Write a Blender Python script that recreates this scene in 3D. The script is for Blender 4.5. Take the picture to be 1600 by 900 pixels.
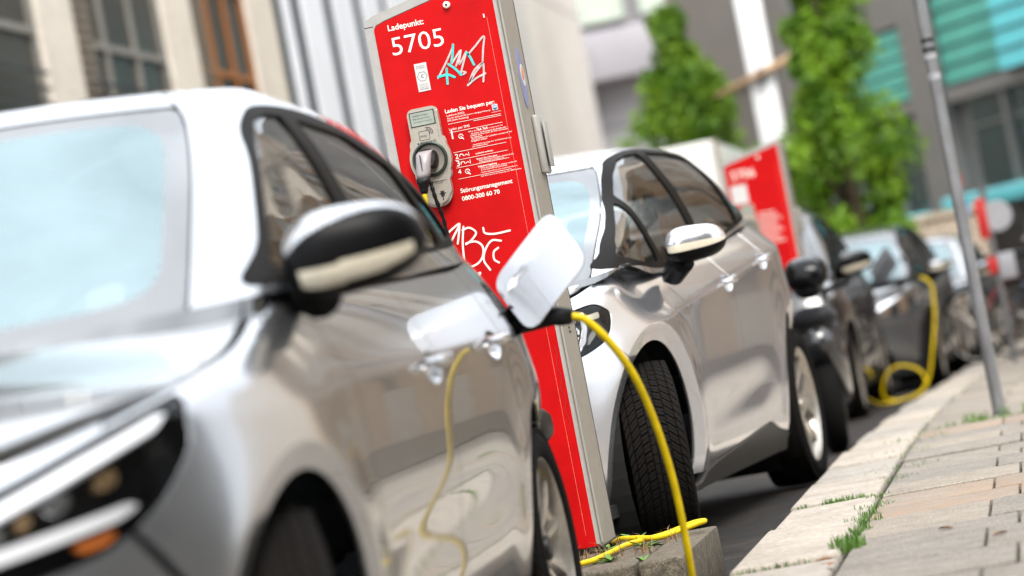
import bpy, bmesh, math, random
import numpy as np
from math import radians, sin, cos, pi, sqrt
from mathutils import Vector, Matrix
from mathutils.geometry import delaunay_2d_cdt

random.seed(7)
RNG = np.random.default_rng(11)
for o in list(bpy.data.objects):
    bpy.data.objects.remove(o)
SC = bpy.context.scene
COL = SC.collection

# ------------------------------------------------------------------ camera
CAM_H = .807
ROLL, PITCH, YAW = radians(10.82), radians(1.199), radians(9.467)
fw = Vector((-sin(YAW) * cos(PITCH), cos(YAW) * cos(PITCH), sin(PITCH)))
rt = Vector((cos(YAW), sin(YAW), 0))
up = rt.cross(fw)
cx = rt * cos(ROLL) - up * sin(ROLL)
cy = rt * sin(ROLL) + up * cos(ROLL)
cam_d = bpy.data.cameras.new('camera')
cam = bpy.data.objects.new('camera', cam_d)
COL.objects.link(cam)
m = Matrix((cx, cy, -fw)).transposed().to_4x4()
m.translation = (0, 0, CAM_H)
cam.matrix_world = m
cam_d.sensor_width = 36
cam_d.lens = 36 * 4793 / 1600
cam_d.clip_start = .1
cam_d.clip_end = 2000
cam_d.dof.use_dof = True
cam_d.dof.focus_distance = 9.6
cam_d.dof.aperture_fstop = 2.3
cam_d.dof.aperture_blades = 0
SC.camera = cam

# ------------------------------------------------------------------ sky, sun, exposure
SUN_EL, SUN_AZ = radians(52), radians(152)      # azimuth measured from +Y towards +X
world = bpy.data.worlds.new('World')
SC.world = world
world.use_nodes = True
wn, wl = world.node_tree.nodes, world.node_tree.links
wn.clear()
sky = wn.new('ShaderNodeTexSky')
sky.sky_type = 'NISHITA'
sky.sun_disc = False
sky.sun_elevation = SUN_EL
sky.sun_rotation = SUN_AZ
sky.air_density = 1.0
sky.dust_density = 4.0
sky.ozone_density = 1.0
# high even cloud: brighter overhead than at the horizon, as an overcast sky is
tcw = wn.new('ShaderNodeTexCoord'); sep = wn.new('ShaderNodeSeparateXYZ')
wl.new(tcw.outputs['Generated'], sep.inputs[0])
mr = wn.new('ShaderNodeMapRange'); mr.inputs[1].default_value = 0; mr.inputs[2].default_value = 1
mr.inputs[3].default_value = 5.5; mr.inputs[4].default_value = 13.0
wl.new(sep.outputs['Z'], mr.inputs[0])
tint = wn.new('ShaderNodeMix'); tint.data_type = 'RGBA'; tint.blend_type = 'MULTIPLY'
tint.inputs[0].default_value = 1
tint.inputs[7].default_value = (.95, 1.0, 1.04, 1)
cn = wn.new('ShaderNodeTexNoise'); cn.inputs['Scale'].default_value = 2.6; cn.inputs['Detail'].default_value = 7; cn.inputs['Roughness'].default_value = .55
wl.new(tcw.outputs['Generated'], cn.inputs['Vector'])
cr_ = wn.new('ShaderNodeMapRange'); cr_.inputs[1].default_value = .3; cr_.inputs[2].default_value = .7; cr_.inputs[3].default_value = .72; cr_.inputs[4].default_value = 1.22
wl.new(cn.outputs['Fac'], cr_.inputs[0])
ml = wn.new('ShaderNodeMath'); ml.operation = 'MULTIPLY'
wl.new(mr.outputs[0], ml.inputs[0]); wl.new(cr_.outputs[0], ml.inputs[1])
wl.new(ml.outputs[0], tint.inputs[6])
mx = wn.new('ShaderNodeMix'); mx.data_type = 'RGBA'
mx.inputs[0].default_value = .8
bg = wn.new('ShaderNodeBackground'); bg.inputs[1].default_value = .12
wo = wn.new('ShaderNodeOutputWorld')
wl.new(sky.outputs[0], mx.inputs[6])
wl.new(tint.outputs[2], mx.inputs[7])
wl.new(mx.outputs[2], bg.inputs[0])
wl.new(bg.outputs[0], wo.inputs[0])
sd = bpy.data.lights.new('sun', 'SUN')
sd.energy = 1.5
sd.angle = radians(24)
sd.color = (1, .96, .9)
sun = bpy.data.objects.new('sun', sd)
COL.objects.link(sun)
sdir = Vector((sin(SUN_AZ) * cos(SUN_EL), cos(SUN_AZ) * cos(SUN_EL), sin(SUN_EL)))
sun.rotation_euler = (-sdir).to_track_quat('-Z', 'Y').to_euler()
sun.location = (0, -5, 20)
vs = SC.view_settings
vs.view_transform = 'Standard'
vs.look = 'None'
vs.exposure = 1.38
vs.gamma = 1
vs.use_curve_mapping = False
SC.render.engine = 'CYCLES'
SC.render.resolution_x = 1024
SC.render.resolution_y = 576

# ------------------------------------------------------------------ materials
MATS = {}
def nodes_of(name):
    m = bpy.data.materials.new(name); m.use_nodes = True
    nt = m.node_tree
    b = nt.nodes.get('Principled BSDF')
    return m, nt, b
def mat(name, col, rough=.5, metal=0., coat=0., coatr=.03, noise=0., nscale=20., bump=0., bscale=80., ior=1.5, spec=.5,
        emit=None, estr=0., col2=None, stretch=None):
    if name in MATS: return MATS[name]
    m, nt, b = nodes_of(name)
    N, L = nt.nodes, nt.links
    b.inputs['Base Color'].default_value = (*col, 1)
    b.inputs['Roughness'].default_value = rough
    b.inputs['Metallic'].default_value = metal
    b.inputs['Coat Weight'].default_value = coat
    b.inputs['Coat Roughness'].default_value = coatr
    b.inputs['IOR'].default_value = ior
    b.inputs['Specular IOR Level'].default_value = spec
    if emit:
        b.inputs['Emission Color'].default_value = (*emit, 1)
        b.inputs['Emission Strength'].default_value = estr
    tc = N.new('ShaderNodeTexCoord')
    src = tc.outputs['Object']
    if stretch:
        mp = N.new('ShaderNodeMapping'); mp.inputs['Scale'].default_value = stretch
        L.new(src, mp.inputs[0]); src = mp.outputs[0]
    if noise > 0 or col2:
        n1 = N.new('ShaderNodeTexNoise'); n1.inputs['Scale'].default_value = nscale; n1.inputs['Detail'].default_value = 8
        n1.inputs['Roughness'].default_value = .65
        L.new(src, n1.inputs['Vector'])
        rp = N.new('ShaderNodeValToRGB')
        rp.color_ramp.elements[0].position = .3; rp.color_ramp.elements[1].position = .7
        lo = col2 if col2 else tuple(c * (1 - noise) for c in col)
        hi = col if col2 else tuple(min(1, c * (1 + noise)) for c in col)
        rp.color_ramp.elements[0].color = (*lo, 1); rp.color_ramp.elements[1].color = (*hi, 1)
        L.new(n1.outputs['Fac'], rp.inputs[0]); L.new(rp.outputs[0], b.inputs['Base Color'])
        mr = N.new('ShaderNodeMapRange'); mr.inputs[3].default_value = max(0, rough * .85); mr.inputs[4].default_value = min(1, rough * 1.15)
        L.new(n1.outputs['Fac'], mr.inputs[0]); L.new(mr.outputs[0], b.inputs['Roughness'])
    if bump > 0:
        n2 = N.new('ShaderNodeTexNoise'); n2.inputs['Scale'].default_value = bscale; n2.inputs['Detail'].default_value = 6
        L.new(src, n2.inputs['Vector'])
        bp = N.new('ShaderNodeBump'); bp.inputs['Strength'].default_value = bump; bp.inputs['Distance'].default_value = .01
        L.new(n2.outputs['Fac'], bp.inputs['Height']); L.new(bp.outputs[0], b.inputs['Normal'])
    MATS[name] = m
    return m
def glass_mat(name, tintc=(.25, .3, .3), ior=1.6, gloss_tint=(1, 1, 1), base=(.01, .012, .012), trans=.5):
    """dark tinted vehicle glass: fresnel reflection over a mix of see-through tint and dark film"""
    if name in MATS: return MATS[name]
    m, nt, b = nodes_of(name)
    N, L = nt.nodes, nt.links
    N.remove(b)
    out = N.get('Material Output')
    tr = N.new('ShaderNodeBsdfTransparent'); tr.inputs[0].default_value = (*tintc, 1)
    df = N.new('ShaderNodeBsdfDiffuse'); df.inputs[0].default_value = (*base, 1)
    gl = N.new('ShaderNodeBsdfGlossy'); gl.inputs['Roughness'].default_value = .01; gl.inputs[0].default_value = (*gloss_tint, 1)
    fr = N.new('ShaderNodeFresnel'); fr.inputs[0].default_value = ior
    m1 = N.new('ShaderNodeMixShader'); m1.inputs[0].default_value = trans
    L.new(df.outputs[0], m1.inputs[1]); L.new(tr.outputs[0], m1.inputs[2])
    m2 = N.new('ShaderNodeMixShader')
    tc = N.new('ShaderNodeTexCoord'); nz = N.new('ShaderNodeTexNoise'); nz.inputs['Scale'].default_value = 1.7
    L.new(tc.outputs['Object'], nz.inputs['Vector'])
    bp = N.new('ShaderNodeBump'); bp.inputs['Strength'].default_value = .015; bp.inputs['Distance'].default_value = .05
    L.new(nz.outputs['Fac'], bp.inputs['Height']); L.new(bp.outputs[0], gl.inputs['Normal'])
    L.new(fr.outputs[0], m2.inputs[0]); L.new(m1.outputs[0], m2.inputs[1]); L.new(gl.outputs[0], m2.inputs[2])
    L.new(m2.outputs[0], out.inputs[0])
    MATS[name] = m
    return m
def stone_mat(name, col, col2, scale=30, rough=.85, bump=.35, bscale=140, dirt=.35, dirtc=(.09, .08, .06), pits=0, grain=1., dscale=3.2, dlo=.5, dhi=.74):
    """mottled mineral surface with per-object tone shift, specks and dirt patches"""
    if name in MATS: return MATS[name]
    m, nt, b = nodes_of(name)
    N, L = nt.nodes, nt.links
    b.inputs['Roughness'].default_value = rough
    b.inputs['Specular IOR Level'].default_value = .3
    tc = N.new('ShaderNodeTexCoord'); oi = N.new('ShaderNodeObjectInfo')
    gm = N.new('ShaderNodeNewGeometry')
    P = gm.outputs['Position']
    def noise(s, d=8, r=.6):
        n = N.new('ShaderNodeTexNoise'); n.inputs['Scale'].default_value = s; n.inputs['Detail'].default_value = d; n.inputs['Roughness'].default_value = r
        L.new(P, n.inputs['Vector']); return n.outputs['Fac']
    def ramp(f, a, b_, c0, c1):
        r = N.new('ShaderNodeValToRGB'); r.color_ramp.elements[0].position = a; r.color_ramp.elements[1].position = b_
        r.color_ramp.elements[0].color = c0; r.color_ramp.elements[1].color = c1
        L.new(f, r.inputs[0]); return r.outputs[0]
    def mix(f, a, c, blend='MIX'):
        x = N.new('ShaderNodeMix'); x.data_type = 'RGBA'; x.blend_type = blend
        if isinstance(f, float): x.inputs[0].default_value = f
        else: L.new(f, x.inputs[0])
        for i, v in ((6, a), (7, c)):
            if isinstance(v, tuple): x.inputs[i].default_value = v
            else: L.new(v, x.inputs[i])
        return x.outputs[2]
    base = ramp(noise(scale), .35, .65, (*col2, 1), (*col, 1))
    fine = ramp(noise(scale * 9, 3), .42, .6, (.45, .44, .43, 1), (1.25, 1.22, 1.18, 1))
    c = mix(float(grain), base, fine, 'MULTIPLY')
    per = ramp(oi.outputs['Random'], 0, 1, (.86, .86, .88, 1), (1.1, 1.06, 1.02, 1))
    c = mix(1.0, c, per, 'MULTIPLY')
    if dirt > 0:
        d = ramp(noise(dscale, 10, .7), dlo, dhi, (0, 0, 0, 1), (dirt, dirt, dirt, 1))
        c = mix(d, c, (*dirtc, 1))
    hgt = noise(bscale, 6)
    if pits:
        mp = N.new('ShaderNodeMapping'); mp.inputs['Scale'].default_value = (26, 75, 40); L.new(P, mp.inputs[0])
        vo = N.new('ShaderNodeTexNoise'); vo.inputs['Scale'].default_value = 1.0; vo.inputs['Detail'].default_value = 2; L.new(mp.outputs[0], vo.inputs['Vector'])
        pr = ramp(vo.outputs['Fac'], .71, .75, (1, 1, 1, 1), (.22, .19, .16, 1))
        c = mix(1.0, c, pr, 'MULTIPLY')
        ad = N.new('ShaderNodeMath'); ad.operation = 'ADD'; L.new(hgt, ad.inputs[0]); L.new(pr, ad.inputs[1]); hgt = ad.outputs[0]
    L.new(c, b.inputs['Base Color'])
    bp = N.new('ShaderNodeBump'); bp.inputs['Strength'].default_value = bump; bp.inputs['Distance'].default_value = .004
    L.new(hgt, bp.inputs['Height']); L.new(bp.outputs[0], b.inputs['Normal'])
    MATS[name] = m
    return m

# ------------------------------------------------------------------ object helpers
def link(o, parent=None):
    COL.objects.link(o)
    if parent is not None: o.parent = parent
    return o
def tag(o, label, cat, group=None):
    o['label'] = label; o['category'] = cat
    if group: o['group'] = group
    return o
def struct(o):
    o['kind'] = 'structure'; return o
def stuff(o):
    o['kind'] = 'stuff'; return o
def empty(name, loc=(0, 0, 0), rz=0., parent=None):
    o = bpy.data.objects.new(name, None); o.empty_display_size = .2
    o.location = loc; o.rotation_euler = (0, 0, rz)
    return link(o, parent)
def mk(name, V, Fc, material, parent=None, smooth=False, normals=None, loc=None, rot=None):
    me = bpy.data.meshes.new(name)
    me.from_pydata([tuple(map(float, v)) for v in V], [], [tuple(f) for f in Fc])
    if smooth or normals is not None: me.shade_smooth()
    if normals is not None: me.normals_split_custom_set_from_vertices([tuple(map(float, n)) for n in normals])
    if material: me.materials.append(material)
    o = bpy.data.objects.new(name, me)
    if loc is not None: o.location = loc
    if rot is not None: o.rotation_euler = rot
    return link(o, parent)
def bm_obj(name, bm, material, parent=None, smooth=False, loc=None, rot=None, auto=None):
    bmesh.ops.recalc_face_normals(bm, faces=bm.faces)
    me = bpy.data.meshes.new(name); bm.to_mesh(me); bm.free()
    if smooth: me.shade_smooth()
    if auto: 
        me.shade_smooth()
        try: me.set_sharp_from_angle(angle=radians(auto))
        except Exception: pass
    me.materials.append(material)
    o = bpy.data.objects.new(name, me)
    if loc is not None: o.location = loc
    if rot is not None: o.rotation_euler = rot
    return link(o, parent)
def same(o, name=None, parent=None, loc=None, rot=None):
    c = o.copy(); COL.objects.link(c); c.parent = parent
    if loc is not None: c.location = loc
    if rot is not None: c.rotation_euler = rot
    return c
def bx(bm, a, b, bev=0., seg=2):
    """box between corners a and b"""
    r = bmesh.ops.create_cube(bm, size=1)
    vs_ = r['verts']
    c = [(a[i] + b[i]) / 2 for i in range(3)]; s = [abs(b[i] - a[i]) for i in range(3)]
    for v in vs_: v.co = Vector((c[0] + v.co.x * s[0], c[1] + v.co.y * s[1], c[2] + v.co.z * s[2]))
    if bev > 0:
        es = list({e for v in vs_ for e in v.link_edges})
        bmesh.ops.bevel(bm, geom=es, offset=min(bev, min(s) * .45), segments=seg, affect='EDGES', profile=.5)
def box(name, a, b, material, parent=None, bev=0., seg=2, rot=None, auto=None):
    bm = bmesh.new(); bx(bm, a, b, bev, seg)
    return bm_obj(name, bm, material, parent, rot=rot, auto=auto or (35 if bev > 0 else None))
def catmull(P, k=8, closed=False):
    P = np.asarray(P, float); n = len(P); out = []
    rng = range(n if closed else n - 1)
    for i in rng:
        if closed: p0, p1, p2, p3 = P[(i - 1) % n], P[i], P[(i + 1) % n], P[(i + 2) % n]
        else:
            p1, p2 = P[i], P[i + 1]
            p0 = P[i - 1] if i > 0 else 2 * p1 - p2
            p3 = P[i + 2] if i + 2 < n else 2 * p2 - p1
        for t in np.linspace(0, 1, k, endpoint=False):
            out.append(.5 * (2 * p1 + (p2 - p0) * t + (2 * p0 - 5 * p1 + 4 * p2 - p3) * t * t + (3 * p1 - p0 - 3 * p2 + p3) * t ** 3))
    if not closed: out.append(P[-1])
    return np.array(out)
def tube_vf(path, rad, ns=10, cap=True):
    path = np.asarray(path, float); n = len(path)
    rad = np.full(n, rad) if np.isscalar(rad) else np.asarray(rad)
    T = np.gradient(path, axis=0); T /= np.linalg.norm(T, axis=1)[:, None] + 1e-12
    ref = np.array([0, 0, 1.]) if abs(T[0][2]) < .9 else np.array([1., 0, 0])
    u = np.cross(T[0], ref); u /= np.linalg.norm(u)
    V, Fc = [], []
    for i in range(n):
        u = u - T[i] * (u @ T[i]); u /= np.linalg.norm(u) + 1e-12
        w = np.cross(T[i], u)
        for k in range(ns):
            a = 2 * pi * k / ns
            V.append(path[i] + rad[i] * (cos(a) * u + sin(a) * w))
    for i in range(n - 1):
        for k in range(ns):
            k2 = (k + 1) % ns
            Fc.append((i * ns + k, i * ns + k2, (i + 1) * ns + k2, (i + 1) * ns + k))
    if cap:
        Fc.append(tuple(range(ns))[::-1]); Fc.append(tuple((n - 1) * ns + k for k in range(ns)))
    return V, Fc
def tube(name, path, rad, material, parent=None, ns=10, loc=None):
    V, Fc = tube_vf(path, rad, ns)
    return mk(name, V, Fc, material, parent, smooth=True, loc=loc)
def merge(parts):
    V, Fc = [], []
    for v, f in parts:
        k = len(V); V += list(v); Fc += [tuple(i + k for i in q) for q in f]
    return V, Fc
def lathe_vf(prof, ns=48, axis='x', closed=False):
    """prof: list of (along-axis, radius)"""
    V, Fc = [], []
    for a, r in prof:
        for k in range(ns):
            t = 2 * pi * k / ns
            p = (a, r * cos(t), r * sin(t)) if axis == 'x' else ((r * cos(t), r * sin(t), a) if axis == 'z' else (r * cos(t), a, r * sin(t)))
            V.append(p)
    n = len(prof)
    for i in range(n if closed else n - 1):
        j = (i + 1) % n
        for k in range(ns):
            k2 = (k + 1) % ns
            Fc.append((i * ns + k, i * ns + k2, j * ns + k2, j * ns + k))
    return V, Fc
def lathe(name, prof, material, parent=None, ns=48, axis='x', closed=False, loc=None, rot=None):
    V, Fc = lathe_vf(prof, ns, axis, closed)
    return mk(name, V, Fc, material, parent, smooth=True, loc=loc, rot=rot)
def prism(name, pts2, y0, y1, material, parent=None, plane='xz', bev=0.):
    """extruded polygon: pts in plane, extruded along the third axis"""
    bm = bmesh.new()
    def P(p, d): return {'xz': (p[0], d, p[1]), 'yz': (d, p[0], p[1]), 'xy': (p[0], p[1], d)}[plane]
    a = [bm.verts.new(P(p, y0)) for p in pts2]; b = [bm.verts.new(P(p, y1)) for p in pts2]
    n = len(pts2)
    bm.faces.new(a); bm.faces.new(b[::-1])
    for i in range(n): bm.faces.new((a[i], b[i], b[(i + 1) % n], a[(i + 1) % n]))
    if bev > 0:
        es = [e for e in bm.edges if (e.verts[0] in a) == (e.verts[1] in a)]
        bmesh.ops.bevel(bm, geom=es, offset=bev, segments=2, affect='EDGES')
    return bm_obj(name, bm, material, parent, auto=35 if bev else None)
def rrect(x0, z0, x1, z1, r, k=6, rr=None):
    """rounded rectangle points; rr gives radii for (bl, br, tr, tl)"""
    rs = rr or (r, r, r, r); out = []
    for (cx_, cz_, a0, q) in ((x0, z0, pi, rs[0]), (x1, z0, 1.5 * pi, rs[1]), (x1, z1, 0, rs[2]), (x0, z1, .5 * pi, rs[3])):
        sx = 1 if cx_ == x0 else -1; sz = 1 if cz_ == z0 else -1
        for i in range(k + 1):
            a = a0 + (pi / 2) * i / k
            out.append((cx_ + sx * q + q * cos(a), cz_ + sz * q + q * sin(a)))
    return out

# ------------------------------------------------------------------ trimmed surface patches
class Tab:
    """smooth 1-D table (Catmull-Rom style slopes, clamped ends)"""
    def __init__(s, pts):
        s.x = np.array([p[0] for p in pts], float); s.y = np.array([p[1] for p in pts], float)
        d = np.diff(s.y) / np.diff(s.x); m_ = np.zeros(len(s.x))
        m_[0], m_[-1] = d[0], d[-1]
        for i in range(1, len(d)): m_[i] = 0 if d[i - 1] * d[i] <= 0 else 2 * d[i - 1] * d[i] / (d[i - 1] + d[i])
        s.m = m_
    def __call__(s, v):
        v = np.clip(np.asarray(v, float), s.x[0], s.x[-1])
        i = np.clip(np.searchsorted(s.x, v) - 1, 0, len(s.x) - 2)
        h = s.x[i + 1] - s.x[i]; t = (v - s.x[i]) / h
        return ((1 + 2 * t) * (1 - t) ** 2 * s.y[i] + t * (1 - t) ** 2 * h * s.m[i] + t * t * (3 - 2 * t) * s.y[i + 1] + t * t * (t - 1) * h * s.m[i + 1])
def sstep(a, b, x):
    t = np.clip((x - a) / (b - a), 0, 1); return t * t * (3 - 2 * t)
def resample(poly, g):
    P = np.asarray(poly, float); out = []
    for i in range(len(P)):
        a, b = P[i], P[(i + 1) % len(P)]
        n = max(1, int(np.hypot(*(b - a)) / g + .5))
        for k in range(n): out.append(a + (b - a) * k / n)
    return np.array(out)
def inside(P, poly):
    x, y = P[:, 0], P[:, 1]; c = np.zeros(len(P), bool)
    n = len(poly); j = n - 1
    for i in range(n):
        xi, yi = poly[i]; xj, yj = poly[j]
        if yi != yj:
            c ^= ((yi > y) != (yj > y)) & (x < (xj - xi) * (y - yi) / (yj - yi) + xi)
        j = i
    return c
def cdt(poly, holes, g, gv=None, lines=()):
    gv = gv or g
    loops = [resample(poly, min(g, gv))] + [resample(h, min(g, gv)) for h in holes]
    lo, hi = loops[0].min(0), loops[0].max(0)
    X, Y = np.meshgrid(np.arange(lo[0] + g / 2, hi[0], g), np.arange(lo[1] + gv / 2, hi[1], gv))
    X = X + (np.arange(X.shape[0]) % 2)[:, None] * g * .5
    Q = np.stack([X.ravel(), Y.ravel()], 1)
    k = inside(Q, loops[0])
    for h in loops[1:]: k &= ~inside(Q, h)
    Q = Q[k]
    B = np.concatenate(loops)
    ed = []; k0 = 0
    for l in loops:
        n = len(l); ed += [(k0 + i, k0 + (i + 1) % n) for i in range(n)]; k0 += n
    for ln in lines:
        R_ = resample(ln, min(g, gv))[:-max(1, int(np.hypot(ln[0][0] - ln[-1][0], ln[0][1] - ln[-1][1]) / min(g, gv) + .5))]
        kk = inside(R_, loops[0])
        for h in loops[1:]: kk &= ~inside(R_, h)
        if kk.any():
            D_ = np.min(((R_[:, None, :] - np.concatenate(loops)[None]) / min(g, gv)) ** 2 @ np.ones(2), axis=1)
            kk &= D_ > .04
        idx = np.where(kk)[0]
        if not len(idx): continue
        pos = {q: len(B) + j for j, q in enumerate(idx)}
        B = np.concatenate([B, R_[idx]])
        ed += [(pos[q], pos[q + 1]) for q in idx if q + 1 in pos]
    if len(Q):
        keep = np.ones(len(Q), bool)
        for s0 in range(0, len(Q), 2000):
            d = np.min(((Q[s0:s0 + 2000, None, :] - B[None]) / np.array([g, gv])) ** 2 @ np.ones(2), axis=1)
            keep[s0:s0 + 2000] = d > .3
        Q = Q[keep]
    pts = np.concatenate([B, Q]) if len(Q) else B
    vs_, es_, fs_, *_ = delaunay_2d_cdt([Vector(p) for p in pts], ed, [], 0, 1e-7)
    V = np.array([tuple(v) for v in vs_])
    T = np.array([tuple(f) for f in fs_ if len(f) == 3])
    C = V[T].mean(1)
    k = inside(C, loops[0])
    for h in loops[1:]: k &= ~inside(C, h)
    T = T[k]
    # orient
    a = V[T]; cr = (a[:, 1, 0] - a[:, 0, 0]) * (a[:, 2, 1] - a[:, 0, 1]) - (a[:, 1, 1] - a[:, 0, 1]) * (a[:, 2, 0] - a[:, 0, 0])
    T[cr < 0] = T[cr < 0][:, ::-1]
    return V, T
def patch(name, func, poly, material, parent, holes=(), g=.03, gv=None, off=0., thk=.012, sgn=1, flip=False, depth=None, lines=()):
    """cut a panel out of a parametric surface func(u,v)->(x,y,z); outward normal from du x dv (flip reverses)"""
    V, T = cdt(poly, holes, g, gv, lines)
    e = 1e-3
    def S(u, v): return np.stack(func(u, v), 1)
    P = S(V[:, 0], V[:, 1])
    du = S(V[:, 0] + e, V[:, 1]) - S(V[:, 0] - e, V[:, 1]); dv = S(V[:, 0], V[:, 1] + e) - S(V[:, 0], V[:, 1] - e)
    Nn = np.cross(du, dv); Nn /= np.linalg.norm(Nn, axis=1)[:, None] + 1e-12
    if flip: Nn = -Nn
    P = P + Nn * off
    if depth is not None:
        P = P - Nn * depth(V[:, 0], V[:, 1])[:, None]
    T = [tuple(t) for t in (T[:, ::-1] if flip else T)]
    if sgn < 0:
        P = P * np.array([-1, 1, 1]); Nn = Nn * np.array([-1, 1, 1]); T = [t[::-1] for t in T]
    nv = len(P)
    if depth is not None:
        return mk(name, P, T, material, parent, smooth=True)
    if thk > 0:
        cnt = {}
        for t in T:
            for i in range(3):
                q = (t[i], t[(i + 1) % 3]); cnt[q] = 1
        be = [q for q in cnt if (q[1], q[0]) not in cnt]
        V2, N2, F2 = list(P), list(Nn), list(T)
        for a, b in be:
            d = P[b] - P[a]; sn = np.cross(d, Nn[a]); sn /= np.linalg.norm(sn) + 1e-12
            k = len(V2)
            r = .0018
            na = Nn[a] * .6 + sn * .8
            V2 += [P[a], P[b], P[b] - Nn[b] * thk, P[a] - Nn[a] * thk]; N2 += [na, na, sn, sn]
            F2.append((k + 1, k, k + 3, k + 2))
        P, Nn, T = V2, N2, F2
    return mk(name, P, T, material, parent, normals=Nn)
# ------------------------------------------------------------------ shared vehicle materials
def paint(name, col, metal=.6, rough=.22, ior=1.5, flake=.04):
    m = mat(name, col, rough=rough, metal=metal, coat=1.0, coatr=.015, noise=flake, nscale=900, ior=ior)
    return m
M_SILVER = paint('silver_paint', (.43, .435, .455), metal=.9, rough=.24)
M_WHITE = paint('pale_silver_paint', (.64, .64, .675), metal=.85, rough=.22)
M_BLACKP = paint('black_paint', (.012, .012, .014), metal=0, rough=.25, flake=.1)
M_GREYP = paint('grey_paint', (.16, .165, .175), metal=.7, rough=.25)
M_TRIM = mat('black_trim', (.003, .003, .0033), rough=.4, spec=.12, noise=.15, nscale=300, bump=.05, bscale=700)
M_FRAME = mat('satin_black_frame', (.006, .005, .0042), rough=.55, spec=.05, noise=.15, nscale=60)
M_GLOSSBLK = mat('gloss_black', (.003, .003, .0033), rough=.1, spec=.2, coat=.0, noise=.1, nscale=40)
M_CLAD = mat('grey_cladding', (.035, .032, .028), rough=.55, spec=.3, noise=.15, nscale=90, bump=.08, bscale=900)
M_RUB = mat('tyre_rubber', (.0045, .0042, .004), rough=.85, spec=.08, noise=.35, nscale=60, bump=.2, bscale=500)
M_TREAD = mat('tread_rubber', (.012, .0105, .0095), rough=.9, spec=.06, noise=.3, nscale=120, bump=.3, bscale=800)
M_WELL = mat('arch_liner', (.004, .004, .004), rough=.95, noise=.2, nscale=30)
M_CHROME = mat('chrome', (.85, .85, .87), rough=.08, metal=1., noise=.03, nscale=30)
M_ALU = mat('alloy', (.40, .37, .33), rough=.3, metal=.8, noise=.12, nscale=40)
M_ALUD = mat('alloy_dark', (.008, .008, .008), rough=.4, metal=.2, noise=.2, nscale=40)
M_BRAKE = mat('brake_iron', (.1, .085, .07), rough=.5, metal=.7, noise=.4, nscale=70)
M_SEAT = mat('seat_fabric', (.05, .05, .055), rough=.9, noise=.3, nscale=200, bump=.2, bscale=900)
M_AMBER = mat('amber_lens', (.6, .16, .03), rough=.15, coat=1, noise=.1, nscale=90)
M_PALE = mat('pale_lens', (.62, .56, .44), rough=.15, coat=1, noise=.08, nscale=60)
M_TAIL = mat('tail_lens', (.3, .006, .008), rough=.1, coat=1, noise=.1, nscale=60)
M_SIDEG = glass_mat('side_glass', (.80, .83, .80), ior=1.72, trans=.93)
M_WSG = glass_mat('windscreen_glass', (.45, .55, .55), ior=3.1, gloss_tint=(.78, .97, 1.0), trans=.7)
M_FRIT = mat('glass_frit', (.012, .012, .016), rough=.06, ior=2.0, coat=.6, noise=.1, nscale=50)
M_GUIDE = mat('light_guide_white', (.82, .82, .86), rough=.2, coat=.6, noise=.03, nscale=30)
M_LENS = glass_mat('lamp_lens', (.92, .93, .93), ior=1.28, trans=.97)

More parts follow.
